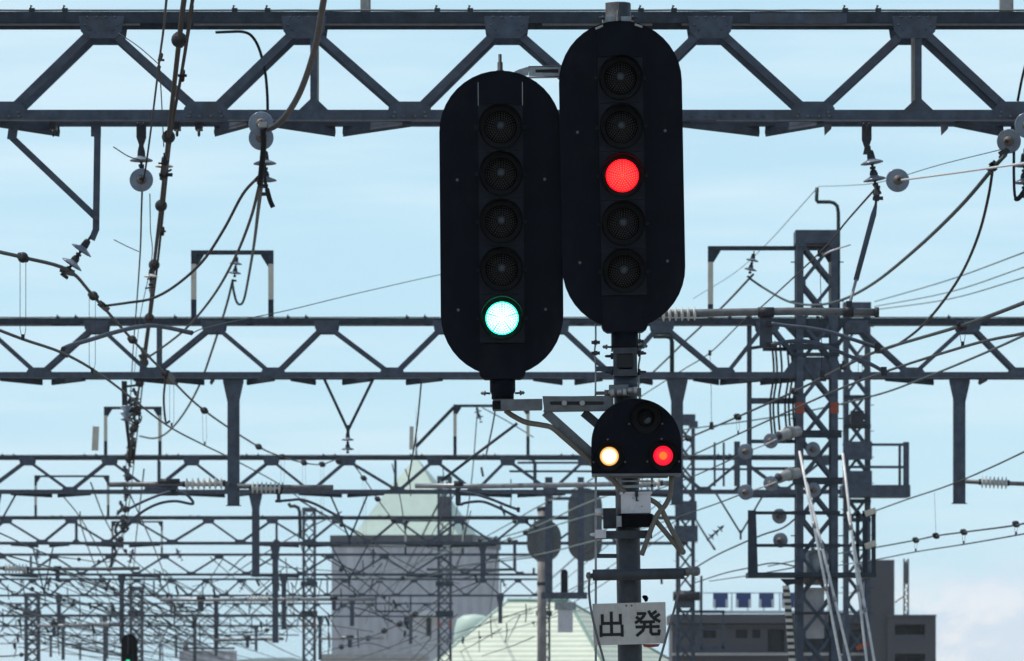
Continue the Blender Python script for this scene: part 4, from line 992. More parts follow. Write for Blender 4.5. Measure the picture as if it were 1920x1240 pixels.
hl_ = [(1677, 1734, 1171, 1199), (1677, 1734, 1226, 1262), (1677, 1734, 1290, 1325)]
wall_with_holes(1664, 1754, 1156, Yf - .4, hl_, 'flat_wall', 'front_wall')
part(ap, 'core', MB().box((X(1709, Yf), Yf + 7.3, ZF(1158) / 2), 88 * kf, 8, ZF(1158)), 'flat_wall')
for a, b, c, d in hl_[:2]:
    part(ap, 'balcony_back', MB().box((X((a + b) / 2, Yf), Yf + 3.1, (ZF(c) + ZF(d)) / 2), (b - a + 6) * kf, .08, (d - c + 6) * kf), 'eave')
    for wx in (1691, 1720): part(ap, 'window', MB().box((X(wx, Yf), Yf + 3.03, ZF((c + d) / 2 + 1)), 26 * kf, .06, 25 * kf), 'glass')
    for wx, ww in ((a - 2, 4), (b + 2, 4)): part(ap, 'balcony_cheek', MB().box((X(wx, Yf), Yf + 1.5, (ZF(c) + ZF(d)) / 2), ww * kf, 3.1, (d - c) * kf), 'flat_wall')
    part(ap, 'balcony_ceiling', MB().box((X((a + b) / 2, Yf), Yf + 1.5, ZF(c - 2)), (b - a + 8) * kf, 3.1, 4 * kf), 'flat_wall')
    part(ap, 'balcony_rail', MB().box((X((a + b) / 2, Yf), Yf - .1, ZF(d - 4)), (b - a) * kf, .08, 9 * kf), 'flat_band')
part(ap, 'parapet', MB().box((X(1709, Yf), Yf + 4, ZF(1154.5)), 92 * kf, 9.2, 3 * kf), 'flat_band')
# left wing
hl2 = [(1382, 1404, 1180, 1196), (1413, 1428, 1180, 1196), (1442, 1474, 1180, 1222), (1320, 1345, 1180, 1196), (1482, 1560, 1180, 1222), (1575, 1620, 1180, 1222), (1380, 1640, 1246, 1300)]
wall_with_holes(1262, 1642, 1168, Yf + 2, hl2, 'flat_wall', 'front_wall')
part(ap, 'core', MB().box((X(1455, Yf), Yf + 8.4, ZF(1165) / 2), 380 * kf, 10, ZF(1165)), 'eave')
for a, b, c, d in hl2[:6]:
    part(ap, 'window', MB().box((X((a + b) / 2, Yf), Yf + 2.5, (ZF(c) + ZF(d)) / 2), (b - a) * kf, .06, (d - c) * kf), 'glass')
part(ap, 'cornice', MB().box((X(1455, Yf), Yf + 6.5, ZF(1160)), 392 * kf, 11, 17 * kf), 'flat_wall')
part(ap, 'ledge', MB().box((X(1455, Yf), Yf + 1.7, ZF(1226.5)), 386 * kf, .7, 5 * kf), 'concrete')
part(ap, 'ledge', MB().box((X(1455, Yf), Yf + 1.8, ZF(1173.5)), 384 * kf, .5, 4 * kf), 'eave')
# roof sign: four white frames with deep blue panels
rs = thing('roof_sign', 'row of deep blue panels in white frames on the apartment roof', 'sign', P(1440, 1150, Yf + 3))
for i in range(11): part(rs, 'sign_post', MB().box(P(1312 + 30 * i, 1131, Yf + 4), 2.2 * kf, .1, 36 * kf), 'white')
part(rs, 'top_rail', MB().box(P(1465, 1112, Yf + 4), 330 * kf, .12, 2 * kf), 'white')
for i in range(5):
    px = 1351 + 43 * i
    part(rs, 'panel', MB().box(P(px, 1126, Yf + 3), 28 * kf, .25, 28 * kf), 'blue')
    part(rs, 'panel_leg', MB().box(P(px - 12, 1132, Yf + 2.8), 5 * kf, .1, 16 * kf).box(P(px + 12, 1132, Yf + 2.8), 5 * kf, .1, 16 * kf), 'white')
part(rs, 'base_rail', MB().box(P(1465, 1148, Yf + 3), 330 * kf, .5, 5 * kf), 'whitebox')
am = thing('antenna_mast', 'thin lattice antenna standing on the apartment block roof', 'antenna', P(1700, 1155, Yf + 4))
for dx in (-4, 4): part(am, 'pole', MB().bar(P(1699 + dx, 1155, Yf + 4), P(1699 + dx, 1048, Yf + 4), .09, .09), 'iron')
part(am, 'bracing', MB().tube([P(1699 + (4 if i % 2 else -4), 1155 - i * 7, Yf + 4) for i in range(16)], .05, 5), 'iron')
part(am, 'panel', MB().box(P(1699, 1075, Yf + 3.9), 9 * kf, .3, 40 * kf), 'galv_dull')
part(am, 'stay', MB().tube([P(1695, 1118, Yf + 4), P(1678, 1130, Yf + 4)], .04, 5), 'iron')
# low grey block at the bottom left
lb = thing('grey_block', 'low hazy grey block with roof pipes at the bottom edge left of the church', 'building', Vector((X(386, 660), 660, 0)))
kl = 660 / F
part(lb, 'wall', MB().box((X(387, 660), 664, (HC + (HOR - 1220) * kl) / 2), 102 * kl, 8, HC + (HOR - 1220) * kl), 'tower_wall')
part(lb, 'roof_rail', MB().bar(P(336, 1216, 660), P(440, 1216, 660), .25, .2), 'eave'); part(lb, 'window', MB().box(P(426, 1236, 659.9), 9 * kl, .3, 16 * kl), 'white')
part(lb, 'roof_pipe', MB().tube([P(348, 1220, 660), P(348, 1208, 660)], .3, 8), 'eave')

# ---------------------------------------------------------------- ground and far hills
gm = MB().add([(-4000, -200, 0), (4000, -200, 0), (4000, 6000, 0), (-4000, 6000, 0)], [(0, 1, 2, 3)])
tag(part(None, 'ground', gm, 'ground'), None, None, None, 'structure')
rnd = random.Random(3)
mb = MB(); n = 90; xs = [-1100 + 2200 * i / n for i in range(n + 1)]
top = []
for x in xs:
    h = (52 + 16 * math.sin(x * .004 + 1) + 9 * math.sin(x * .013) + 4 * math.sin(x * .037 + 2) + rnd.uniform(-1.2, 1.2)) * .52
    h *= max(.12, 1 - abs(x + 150) / 130) if x > -150 else max(.3, 1 - abs(x + 150) / 260)
    top.append(max(.5, min(h, 46)))
vs = []
for x, h in zip(xs, top): vs += [(x, 3500, 0), (x, 3600 + 30 * math.sin(x * .02), h * .6), (x, 3800, h), (x, 4150, h * .4)]
fs = [(4 * i + j, 4 * i + j + 1, 4 * i + j + 5, 4 * i + j + 4) for i in range(n) for j in range(3)]
tag(part(None, 'hills', MB().add(vs, fs, True), 'hill'), None, None, None, 'structure')
# ---------------------------------------------------------------- insulators
def make_string(name, label, n, m='porc', group=None):
    root = thing(name, label, 'insulator', (0, 0, 0), group)
    part(root, 'clevis', MB().box((0, 0, -.02), .018, .05, .05).lathe([(.022, -.035), (.03, -.05), (.036, -.10), (.034, -.105)], (0, 0, 0), (0, 0, 1), 14), 'iron', local=True)
    for i in range(n):
        z = -.105 - .15 * i
        d = part(root, 'disc', MB().lathe([(.034, 0), (.042, -.012), (.075, -.024), (.099, -.036), (.103, -.043), (.098, -.048), (.085, -.043), (.078, -.052), (.066, -.045), (.058, -.054), (.044, -.047), (.03, -.05)], (0, 0, z), (0, 0, 1), 28), m, local=True)
        part(root, 'cap', MB().lathe([(.016, .045), (.028, .04), (.037, .012), (.036, 0)] if i else [(.03, .002), (.036, 0)], (0, 0, z), (0, 0, 1), 14), 'iron', d, local=True)
        part(root, 'pin', MB().lathe([(.022, -.048), (.012, -.062), (.012, -.095), (.02, -.10), (.02, -.108)], (0, 0, z), (0, 0, 1), 10).box((0, 0, z - .085), .05, .016, .022), 'iron', d, local=True)
    part(root, 'wire_clamp', MB().box((0, 0, -.115 - .15 * n), .07, .035, .03).lathe([(.012, -.02), (.012, .03)], (.01, 0, -.12 - .15 * n), (1, 0, 0), 8), 'iron', local=True)
    return root
def make_face(name, label, m, group):
    root = thing(name, label, 'insulator', (0, 0, 0), group)
    part(root, 'clevis', MB().box((0, 0, -.02), .018, .05, .05).lathe([(.022, -.035), (.03, -.05), (.036, -.10)], (0, 0, 0), (0, 0, 1), 14), 'iron', local=True)
    d = part(root, 'disc', MB().lathe([(.034, -.085), (.07, -.092), (.098, -.108), (.104, -.118), (.102, -.127), (.096, -.132), (.087, -.128), (.078, -.137), (.068, -.132), (.058, -.142), (.046, -.138), (.038, -.14)], (0, 0, 0), (0, 0, 1), 32), m, local=True)
    part(root, 'cap', MB().lathe([(.041, -.134), (.043, -.15), (.036, -.165), (.020, -.172), (.012, -.176), (.012, -.20)], (0, 0, 0), (0, 0, 1), 18), 'rust', d, local=True)
    part(root, 'wire_clamp', MB().lathe([(.010, -.19), (.017, -.20), (.017, -.225), (.008, -.235)], (0, 0, 0), (0, 0, 1), 8), 'iron', local=True)
    return root
DOWN = Vector((0, 0, -1))
def aim(d): return DOWN.rotation_difference(Vector(d).normalized())
PROTO = {}
def string(label, loc, d=(0, 0, -1), n=2, sc=1.0, m='porc', group='disc insulators hanging from the gantries', name='disc_insulator'):
    key = (n, m, name)
    if key not in PROTO:
        PROTO[key] = make_face(name, label, m, group) if n == 0 else make_string(name, label, n, m, group); r = PROTO[key]
        r.location = loc; r.rotation_mode = 'QUATERNION'; r.rotation_quaternion = aim(d); r.scale = (sc,) * 3
        r['label'] = label
        if group: r['group'] = group
        return r
    r = dup(PROTO[key], loc, label, group or '', aim(d), sc); r.scale = (sc,) * 3; return r

def hanger(root, px, Y, py0, py1, w=.085, py2=None):
    a, b = P(px, py0, Y), P(px, py1, Y)
    mb = MB().bar(a, b, w, .05); 
    mb.prism([(b.x - w / 2, b.z), (b.x + w / 2, b.z), (b.x + w * .22, b.z - .07), (b.x + w * .38, b.z - .13), (b.x - w * .38, b.z - .13), (b.x - w * .22, b.z - .07)], Y - .03, Y + .03)
    for sx in (-1, 1): mb.lathe([(.012, 0), (.012, .03)], (a.x + sx * w * .3, Y - .02, a.z - .002), (0, 0, 1), 6)
    return part(root, 'insulator_hanger', mb, 'iron')

Y = 50.2
hanger(g1_, 265, Y, 236, 258)
string('grey disc insulator on the top gantry just left of the brown wire pair', P(265, 283, Y) + Vector((0, 0, .06)), n=1)
string('face-on grey disc insulator left of the brown wires, a wire ending in its centre', P(267, 342, 50.0) + Vector((0, -.02, 0)), (0, -1, .06), 0, group='strain insulators seen face on')
part(g1_, 'link', MB().bar(P(267, 312, 50.2), P(267, 330, 50.15), .03, .03), 'iron')
hanger(g1_, 494, Y, 240, 268)
string('grey two-disc insulator on the top gantry behind the thick grey cable', P(496, 276, Y), (.02, 0, -1), 2)
for i, (px, py, yy, lab) in enumerate(((491, 238, 49.75, 'upper grey disc insulator face on where the thick grey cable ends'), (491, 264, 50.1, 'lower grey disc insulator face on, just under the end of the thick grey cable'))):
    string(lab, P(px, py, yy) + Vector((0, -.02, 0)), (0, -1, .08), 0, 1.06, group='strain insulators seen face on')
hanger(g1_, 1625, Y, 237, 262)
string('tilted two-disc insulator on the top gantry above the long pale strut', P(1630, 275, Y), (.16, 0, -1), 2)
string('grey disc insulator facing the camera beside the tilted string on the right', P(1680, 342, 49.9), (0.05, -1, .05), 0, group='strain insulators seen face on')
string('grey disc insulator face on at the right edge, under the top gantry', P(1897, 265, 50.3), (-.3, -1, -.1), 0, 1.05, group='strain insulators seen face on')
string('half seen grey disc insulator face on, cut by the right edge of the picture', P(1921, 238, 49.8), (.1, -1, .0), 0, 1.1, group='strain insulators seen face on')
string('two-disc insulator hanging at the very right edge below the top gantry', P(1921, 280, 50.2), (0, 0, -1), 2)
string('tilted two-disc insulator under the triangular hanging frame at the left', P(170, 444, 50.2), (-.56, 0, -.83), 2)
# far-side strings on the portal frames
string('small two-disc insulator in the portal frame left of the green-lit signal', P(444, 478, 91.2), (-.1, 0, -1), 2)
string('small two-disc insulator in the portal frame beside the big tower', P(1414, 472, 91.2), (-.2, 0, -1), 2)
string('small two-disc insulator under the V-shaped hanger below the second gantry', P(652, 808, 91.1), n=2)
string('small two-disc insulator in the portal frame behind the left brown wires', P(240, 768, 144.2), (0, 0, -1), 2)
string('small tilted insulator in the frame behind the tan conduit', P(893, 762, 144.2), (.3, 0, -1), 2)
string('small tilted insulator right of the mast under the third gantry', P(1358, 985, 144), (-.75, 0, -.66), 3)
string('white insulator seat on the drop wire beside the brown wire pair', P(308, 288, 51), (0, 0, -1), 1, .8, 'porc_pale', group='small white insulators')
string('small cream insulator beside the brown wires below the triangular frame', P(283, 500, 66), (0, 0, -1), 1, .8, 'porc_pale', group='small white insulators')
for px, py, Y, lab in ((1403, 846, 88, 'pale strain insulator in front of the left side frame of the tower, upper one'), (1403, 922, 88, 'pale strain insulator in front of the left side frame of the tower, lower one'),
                       (1450, 826, 90, 'pale strain insulator on the wire at the white upper drum'), (1450, 906, 90, 'pale strain insulator on the wire at the white lower drum'),
                       (1529, 842, 91, 'pale strain insulator between the legs of the big tower, upper one'), (1530, 918, 91, 'pale strain insulator between the legs of the big tower, lower one'),
                       (1466, 967, 91, 'pale strain insulator on the top rail of the tower cage'), (1468, 1012, 91, 'pale strain insulator on the middle rail of the tower cage')):
    string(lab, P(px, py, Y), (-.35, -1, -.1), 0, 1.18, 'porc', group='pale strain insulators at the tower')
for py, lab in ((818, 'upper white drum on the left side of the big tower'), (896, 'lower white drum on the left side of the big tower')):
    o = thing('insulated_drum', lab, 'insulator', P(1478, py, 90.3), 'white drums at the tower')
    part(o, 'drum', MB().tube([P(1460, py + 1, 90), P(1476, py - 5, 90.2), P(1497, py - 9, 90.4)], .085, 14), 'porc_dull'); part(o, 'drum_end', MB().tube([P(1454, py + 4, 89.9), P(1462, py, 90)], .05, 10), 'iron')
    part(o, 'drum_band', MB().tube([P(1478, py - 6, 90.2), P(1482, py - 7, 90.25)], .108, 14), 'galv')
# stacks of small strings under the farther gantries
def far_strings(Y, xs, lab, py, grp):
    for i, x in enumerate(xs): string(lab, P(x, py, Y), ((-1) ** i * .25 * ((i * 7) % 3), 0, -1), 2 + (i % 2), 1.1, group=grp)
far_strings(194, [70, 250, 330, 700, 1002], 'small dark disc insulator hanging under the fourth gantry', 1028, 'insulators under the fourth gantry')
far_strings(246, [40, 95, 148, 180, 395, 462, 655, 700, 940], 'tiny dark disc insulator hanging under the fifth gantry', 1085, 'insulators under the fifth gantry')
far_strings(300, [20, 60, 130, 210, 275, 345, 470, 640, 760], 'tiny dark disc insulator hanging under the sixth gantry', 1128, 'insulators under the sixth gantry')
far_strings(383, [30, 75, 145, 190, 260, 350, 500, 560, 720], 'tiny dark disc insulator hanging under the seventh gantry', 1161, 'insulators under the seventh gantry')

# ---------------------------------------------------------------- hinged cantilever arms with ribbed insulators
def rib_mesh(a, b, r, n):
    a, b = Vector(a), Vector(b); d = b - a; L_ = d.length; prof = [(r * .3, 0)]
    for i in range(n):
        h = L_ * (i + .5) / n; w = L_ / n
        prof += [(r * .42, h - w * .3), (r, h - w * .05), (r, h + w * .05), (r * .42, h + w * .3)]
    prof.append((r * .3, L_)); return MB().lathe(prof, a, d, 18)

def cantilever(label, Y, pipe, ribs, plate=None, arms=(), r=.03, rr=.075, pm='galv_dull', nrib=7):
    o = thing('cantilever_arm', label, 'cantilever', P(*pipe[0], Y), 'cantilever arms on the drop posts')
    part(o, 'pipe', MB().tube([P(a, b, Y) for a, b in pipe], r, 12), pm)
    if ribs:
        part(o, 'ribbed_insulator', rib_mesh(P(*ribs[0], Y), P(*ribs[1], Y), rr, nrib), 'porc_pale')
        for p in ribs: part(o, 'end_fitting', MB().tube([P(p[0] - 5 * 50 / Y, p[1], Y), P(p[0] + 5 * 50 / Y, p[1], Y)], rr * .5, 10), 'iron')
    if plate:
        a, b, c, d = plate
        part(o, 'drop_plate', MB().box(P((a + b) / 2, (c + d) / 2, Y + .02), (b - a) * Y / F, .012, (d - c) * Y / F).box(P(a + 2, (c + d) / 2, Y + .05), .012, .08, (d - c) * Y / F), 'steel')
        part(o, 'pipe_clamp', MB().tube([P(a - 3, c - 4, Y), P(b + 3, c - 4, Y)], r * 1.35, 12), 'iron')
    for pts in arms:
        ar = part(o, 'steady_arm', MB().tube(smooth([P(a, b, Y - .1) for a, b in pts]), .017 if Y < 60 else .022, 8), 'steel')
        part(o, 'arm_clip', MB().box(P(*pts[-1], Y - .1), .05, .05, .08), 'iron', ar); part(o, 'arm_pivot', MB().box(P(*pts[0], Y - .06), .10, .06, .045), 'iron', ar)
    return o
cv = cantilever('cantilever pipe with two curved arms right of the mast, crossing the big tower', 49.5,
    [(1180, 589), (1320, 587), (1480, 584), (1645, 586)], ((1238, 590), (1308, 588)), (1424, 1448, 590, 653),
    [[(1446, 607), (1475, 611), (1520, 616), (1560, 624), (1600, 637), (1645, 652)], [(1446, 647), (1475, 641), (1510, 640), (1545, 648), (1590, 667), (1630, 682), (1657, 697)]], .034, .062, 'galv_dull', 6)
part(cv, 'pipe_cap', MB().tube([P(1640, 586, 49.5), P(1648, 586, 49.5)], .045, 12), 'iron')
part(cv, 'strut_clamp', MB().tube([P(1582, 585, 49.5), P(1600, 585, 49.5)], .047, 12).bar(P(1591, 585, 49.5), P(1592, 565, 49.5), .05, .05), 'iron')
st = thing('strut', 'long pale strut from the tilted insulator down to the cantilever pipe', 'strut', P(1591, 575, 49.7))
part(st, 'rod', MB().tube([P(1642, 385, 50), P(1638, 402, 50), P(1605, 525, 49.8)], [.014, .026, .024], 10), 'steel'); part(st, 'lower_rod', MB().tube([P(1606, 522, 49.8), P(1591, 578, 49.6)], .014, 8), 'galv')
part(st, 'clevis', MB().bar(P(1645, 350, 50.1), P(1643, 375, 50), .05, .03).box(P(1646, 372, 50), .09, .04, .03).bar(P(1643, 375, 50), P(1641, 392, 50), .022, .03), 'iron')
cantilever('cantilever pipe with ribbed insulator pointing left from the left drop post', 91, [(430, 907), (205, 909)], ((345, 908), (420, 906)), (300, 334, 908, 930),
    [[(330, 920), (350, 928), (362, 945), (330, 940), (300, 944), (270, 958), (235, 985)], [(320, 922), (300, 928), (270, 940), (240, 955)]], .04, .10)
cantilever('cantilever pipe with ribbed insulator pointing right from the left drop post', 91, [(445, 912), (560, 914), (625, 914)], ((470, 914), (528, 916)), (519, 526, 925, 942),
    [[(522, 940), (545, 938), (565, 937), (590, 945), (615, 958), (640, 972)]], .04, .10)
cs = cantilever('long cantilever pipe with two arms in front of the green pointed roof', 91, [(1262, 906), (1100, 909), (900, 912), (778, 911)], ((1165, 908), (1240, 906)), (854, 864, 912, 947),
    [[(862, 946), (880, 942), (905, 941), (930, 950), (960, 965), (988, 977)], [(862, 922), (890, 927), (920, 936), (950, 948), (972, 956)]], .04, .10, 'galv')
part(cs, 'stay_tube', MB().tube([P(970, 794, 91.1), P(898, 848, 91.1), P(827, 902, 91.1)], .024, 8), 'steel_dark')
cantilever('cantilever pipe with ribbed insulator pointing off the right edge', 91, [(1810, 903), (1850, 905), (1960, 909)], ((1838, 904), (1890, 906)), None, [], .035, .10)
cantilever('cantilever pipe with a ribbed insulator by the left edge on the fourth gantry', 144, [(-20, 1065), (60, 1067), (200, 1067), (262, 1066)], ((8, 1066), (52, 1067)), (104, 112, 1070, 1090), [[(112, 1090), (140, 1086), (170, 1094), (200, 1106)]], .045, .13)
cantilever('pale cantilever pipe with a ribbed insulator under the fifth gantry', 194, [(515, 1124), (420, 1125), (300, 1125)], ((462, 1124), (505, 1124)), (372, 382, 1126, 1146), [[(378, 1146), (350, 1138), (320, 1144), (290, 1158)]], .06, .14, 'galv')
cantilever('pale cantilever pipe pointing right beside the slim tower left of the church', 194, [(520, 1124), (560, 1124), (705, 1124)], ((535, 1124), (560, 1124)), (622, 630, 1126, 1144), [[(628, 1144), (650, 1138), (690, 1146), (735, 1165)]], .06, .14, 'galv')
cantilever('thin cantilever pipe low on the left above the grey block', 246, [(532, 1198), (480, 1199), (400, 1201)], ((500, 1199), (525, 1198)), (461, 467, 1200, 1214), [[(464, 1214), (440, 1206), (410, 1216)]], .06, .14)
cantilever('thin bright cantilever pipe low at the left edge', 246, [(228, 1170), (140, 1173), (70, 1174)], ((170, 1172), (205, 1171)), (98, 105, 1174, 1192), [[(102, 1192), (125, 1186), (150, 1196)]], .07, .14, 'galv')
cantilever('thin bright cantilever pipe crossing the church wall low down', 300, [(640, 1195), (720, 1197), (600, 1198)], None, (652, 660, 1198, 1214), [[(656, 1214), (690, 1206), (730, 1216)]], .06, .14, 'galv')
cantilever('dark cantilever pipe with a stepped end over the church wall', 246, [(800, 1068), (905, 1069), (968, 1068)], None, (962, 968, 1020, 1068), [[(966, 1066), (920, 1072), (870, 1085)]], .06, .14)

# ---------------------------------------------------------------- overhead lines
def run_on(pts, pp):
    """carry a wire that leaves the photo on past its edge, straight on towards the near side"""
    out = lambda q: q[0] < -15 or q[0] > 1935 or q[1] < -15
    if out(pts[0]): pp = [pp[0] + (pp[0] - pp[1]).normalized() * min(26, pts[0][2] * .5)] + pp
    if out(pts[-1]): pp = pp + [pp[-1] + (pp[-1] - pp[-2]).normalized() * min(26, pts[-1][2] * .5)]
    return pp
def line(name, label, pts, r, m, group=None, cat='wire', k=6, n=6):
    o = thing(name, label, cat, P(*pts[0]), group)
    part(o, 'wire', MB().tube(run_on(pts, smooth([P(*p) for p in pts], k)), r, n), m); return o
def one(name, label, pts, r, m, cat='wire', group=None, k=6, n=7):
    pp = smooth([P(*p) for p in pts], k)
    if not isinstance(r, list) and name != 'earth_lead' and 'lead' not in name: pp = run_on(pts, pp)
    me = MB().tube([p - pp[0] for p in pp], r, n)
    o = part(None, name, me, m); o.location = pp[0]; return tag(o, label, cat, group)
def ydepth(pts, px):
    for a, b in zip(pts, pts[1:]):
        lo, hi = sorted((a[0], b[0]))
        if lo <= px <= hi and hi > lo: return a[2] + (b[2] - a[2]) * (px - a[0]) / (b[0] - a[0])
    return pts[-1][2]
def overhead(label, mess, cont, balls, drops, r=.0165, rb0=.046, m='wire'):
    o = line('overhead_line', label, mess, r, m, 'overhead contact lines')
    o.children[0].name = 'messenger_wire'
    if cont: part(o, 'contact_wire', MB().tube(run_on(cont, smooth([P(*p) for p in cont])), r * .8, 6), m)
    for px, py in balls:
        c = P(px, py, ydepth(mess, px)); rb = rb0 + .0003 * max(0, c.y - 50); b = part(o, 'hanger_ball', MB().ball(c, rb, 14), 'iron')
        part(o, 'ball_clip', MB().lathe([(rb * .5, -rb * 1.12), (rb * .62, -rb * .9), (rb * .62, rb * .9), (rb * .5, rb * 1.12)], c, (1, .6, -.5), 8), 'iron', b)
    for (x0, y0), (x1, y1), w in drops:
        Yd = ydepth(mess, x0); a, b = P(x0, y0, Yd), P(x1, y1, Yd); wv = Vector((w, 0, 0)); t = Vector((0, 0, .05))
        mb = MB()
        if w: mb.tube([a - wv, b - wv + t * 1.6, b - wv * .6 + t * .6, b + t * .2, b + wv * .6 + t * .6, b + wv + t * 1.6, a + wv], .0028, 5)
        else: mb.tube([a, b], .003, 5)
        d = part(o, 'dropper', mb, 'wire'); part(o, 'dropper_clip', MB().box(b + Vector((0, 0, .01)), .028, .03, .05), 'iron', d)
    return o
lm = [(-60, 458, 42), (0, 473, 46), (43, 483, 47.5), (128, 507, 50.2), (175, 555, 56), (248, 637, 66), (310, 700, 78), (383, 770, 92), (485, 838, 114), (530, 857, 124), (570, 868, 133), (604, 871, 140), (648, 860, 145), (682, 897, 151), (708, 936, 158), (738, 976, 168), (768, 1008, 180), (800, 1026, 195), (850, 1036, 220)]
lc = [(-60, 596, 42), (0, 620, 46), (45, 637, 48), (130, 668, 52), (210, 718, 62), (312, 797, 82), (383, 835, 96), (440, 863, 111), (530, 912, 133), (590, 956, 152), (650, 1000, 172), (720, 1048, 198), (790, 1085, 230)]
ol = overhead('ball-strung line dropping from the left edge across the brown wires to the V hanger', lm, lc,
    [(43, 483), (175, 555), (248, 637), (320, 712), (383, 770), (485, 838), (530, 857), (570, 868), (604, 871), (635, 866), (682, 897), (708, 936), (738, 976)],
    [((43, 483), (43, 635), .024), ((173, 553), (173, 697), .03), ((322, 714), (322, 798), .03), ((383, 770), (384, 833), .03), ((432, 808), (432, 860), .03), ((530, 857), (530, 908), .035), ((570, 868), (570, 938), .035), ((604, 871), (604, 962), .035), ((683, 898), (684, 1020), .035)])
part(ol, 'wire_grip', MB().bar(P(118, 505, 50.1), P(134, 512, 50.4), .055, .055).bar(P(130, 500, 50.2), P(124, 512, 50.2), .03, .05), 'iron')
part(ol, 'wire_grip', MB().bar(P(189, 570, 57.8), P(200, 580, 58.5), .06, .05), 'iron'); part(ol, 'wire_grip', MB().bar(P(310, 700, 78), P(322, 714, 80), .10, .09), 'iron')
rm = [(1990, 538, 39), (1920, 568, 44), (1803, 611, 50), (1650, 657, 61), (1580, 689, 67), (1490, 734, 79), (1383, 782, 92), (1283, 825, 108), (1230, 850, 118), (1160, 880, 134)]
rc = [(1990, 606, 39), (1920, 625, 44), (1805, 651, 50), (1613, 714, 63), (1480, 771, 80), (1383, 815, 94), (1280, 862, 112), (1160, 915, 140)]
orr = overhead('ball-strung line from the right edge sloping down past the big tower to the mast', rm, rc, [(1803, 611), (1614, 674), (1490, 734), (1383, 782), (1290, 822)],
    [((1803, 613), (1805, 648), .022), ((1613, 676), (1613, 712), .022), ((1383, 784), (1384, 812), .022)])
for px, py, Yg in ((1581, 688, 67), (1650, 657, 61.5), (1543, 710, 72), (1334, 802, 99)):
    part(orr, 'wire_grip', MB().box(P(px, py, Yg), .08, .07, .07).box(P(px, py - 6, Yg), .03, .04, .06), 'iron')
# brown pair on the left
b1 = [(352, -40, 37), (345, 0, 39), (336, 75, 42), (316, 257, 50), (302, 386, 58), (289, 497, 67), (279, 598, 78), (262, 718, 101), (251, 800, 122), (243, 870, 144), (238, 925, 165), (231, 992, 194), (221, 1032, 218), (207, 1072, 248)]
o = line('feeder_wire', 'thick brown wire with dark balls, the left of the steep pair at the left', b1, .0195, 'copper', 'steep brown wires')
for px, py in ((336, 75), (316, 257), (302, 386), (289, 497), (280, 597), (270, 680), (262, 718), (255, 770), (250, 805), (247, 832), (244, 858), (241, 895), (238, 925), (235, 955), (232, 985), (226, 1012)):
    # depth along the wire by height in the photo
    for a, b in zip(b1, b1[1:]):
        if a[1] <= py <= b[1]: Yd = a[2] + (b[2] - a[2]) * (py - a[1]) / (b[1] - a[1])
    c = P(px, py, Yd); rb = .060 + .00042 * max(0, Yd - 50)
    bl = part(o, 'wire_ball', MB().ball(c, rb, 16), 'iron'); part(o, 'ball_clip', MB().lathe([(rb * .45, -rb * 1.05), (rb * .45, rb * 1.05)], c, (.1, .8, -.6), 8), 'copper', bl)
b2 = [(372, -40, 37), (361, 0, 39), (350, 78, 42), (340, 140, 45), (320, 257, 50.3), (306, 395, 59), (293, 515, 69), (277, 640, 84), (264, 750, 108), (252, 862, 142), (243, 940, 170), (236, 985, 192), (225, 1030, 216)]
o = line('feeder_wire', 'thinner brown wire, the right of the steep pair at the left', b2, .0135, 'copper', 'steep brown wires')
for px, py, Yd in ((342, 142, 45), (305, 434, 62), (272, 700, 97), (258, 800, 121)):
    part(o, 'splice_clamp', MB().lathe([(.012, -.05), (.02, -.04), (.02, .04), (.012, .05)], P(px, py, Yd), (-.1, .3, -1), 8).box(P(px, py, Yd), .07, .03, .02), 'copper')
part(o, 'twist_grip', MB().tube([P(360, 12, 39.5), P(352, 66, 41.6)], .0135, 8), 'copper')
for i, (pts, r, m, lab) in enumerate((
    ([(316, -40, 33), (312, 0, 35), (306, 60, 39), (299, 112, 42), (284, 235, 48), (272, 322, 49.6), (267, 342, 49.8)], .0085, 'wire', 'thin grey wire left of the brown pair, ending at the face-on insulator'),
    ([(267, 342, 50.2), (265, 400, 52.5), (263, 470, 60), (257, 560, 71), (250, 650, 88), (246, 720, 104), (241, 810, 130), (236, 880, 155)], .009, 'wire', 'thin grey wire dropping below the face-on insulator left of the brown pair'),
    ([(299, 122, 43), (303, 190, 46), (307, 275, 50)], .005, 'wire', 'very thin drop wire between the grey wire and the white insulator'),
    ([(281, 364, 51), (282, 430, 56), (284, 490, 63), (262, 600, 78), (252, 700, 100)], .005, 'wire', 'very thin wire between the face-on insulator and the cream insulator'),
    ([(213, 276, 49), (240, 293, 49.5), (262, 300, 49.7)], .005, 'wire', 'short thin whisker wire left of the face-on insulator'),
    ([(214, 450, 60), (240, 463, 61), (260, 472, 61.5)], .005, 'wire', 'short thin whisker wire under the triangular frame'),
    ([(222, 62, 44), (260, 88, 43.5), (297, 120, 43)], .004, 'wire', 'hair-thin wire from the top gantry to the grey wire clamp'))):
    one('thin_wire', lab, pts, r, m, 'wire', 'thin wires left of the brown pair')
o = thing('wire_clamp', 'clump of dark clamps and bolts on the brown pair below the white insulator', 'clamp', P(312, 320, 50.6), 'clamps on the brown pair')
part(o, 'body', MB().bar(P(310, 305, 50.6), P(306, 335, 51.2), .05, .05).box(P(311, 328, 51), .12, .03, .03).tube([P(300, 330, 51), P(322, 318, 51)], .010, 6), 'iron'); part(o, 'bolt', MB().tube([P(297, 306, 50.6), P(309, 308, 50.6)], .010, 6), 'copper')
o = thing('wire_clamp', 'small dark clamp on the thin grey wire near the top gantry', 'clamp', P(299, 115, 42.8), 'clamps on the brown pair')
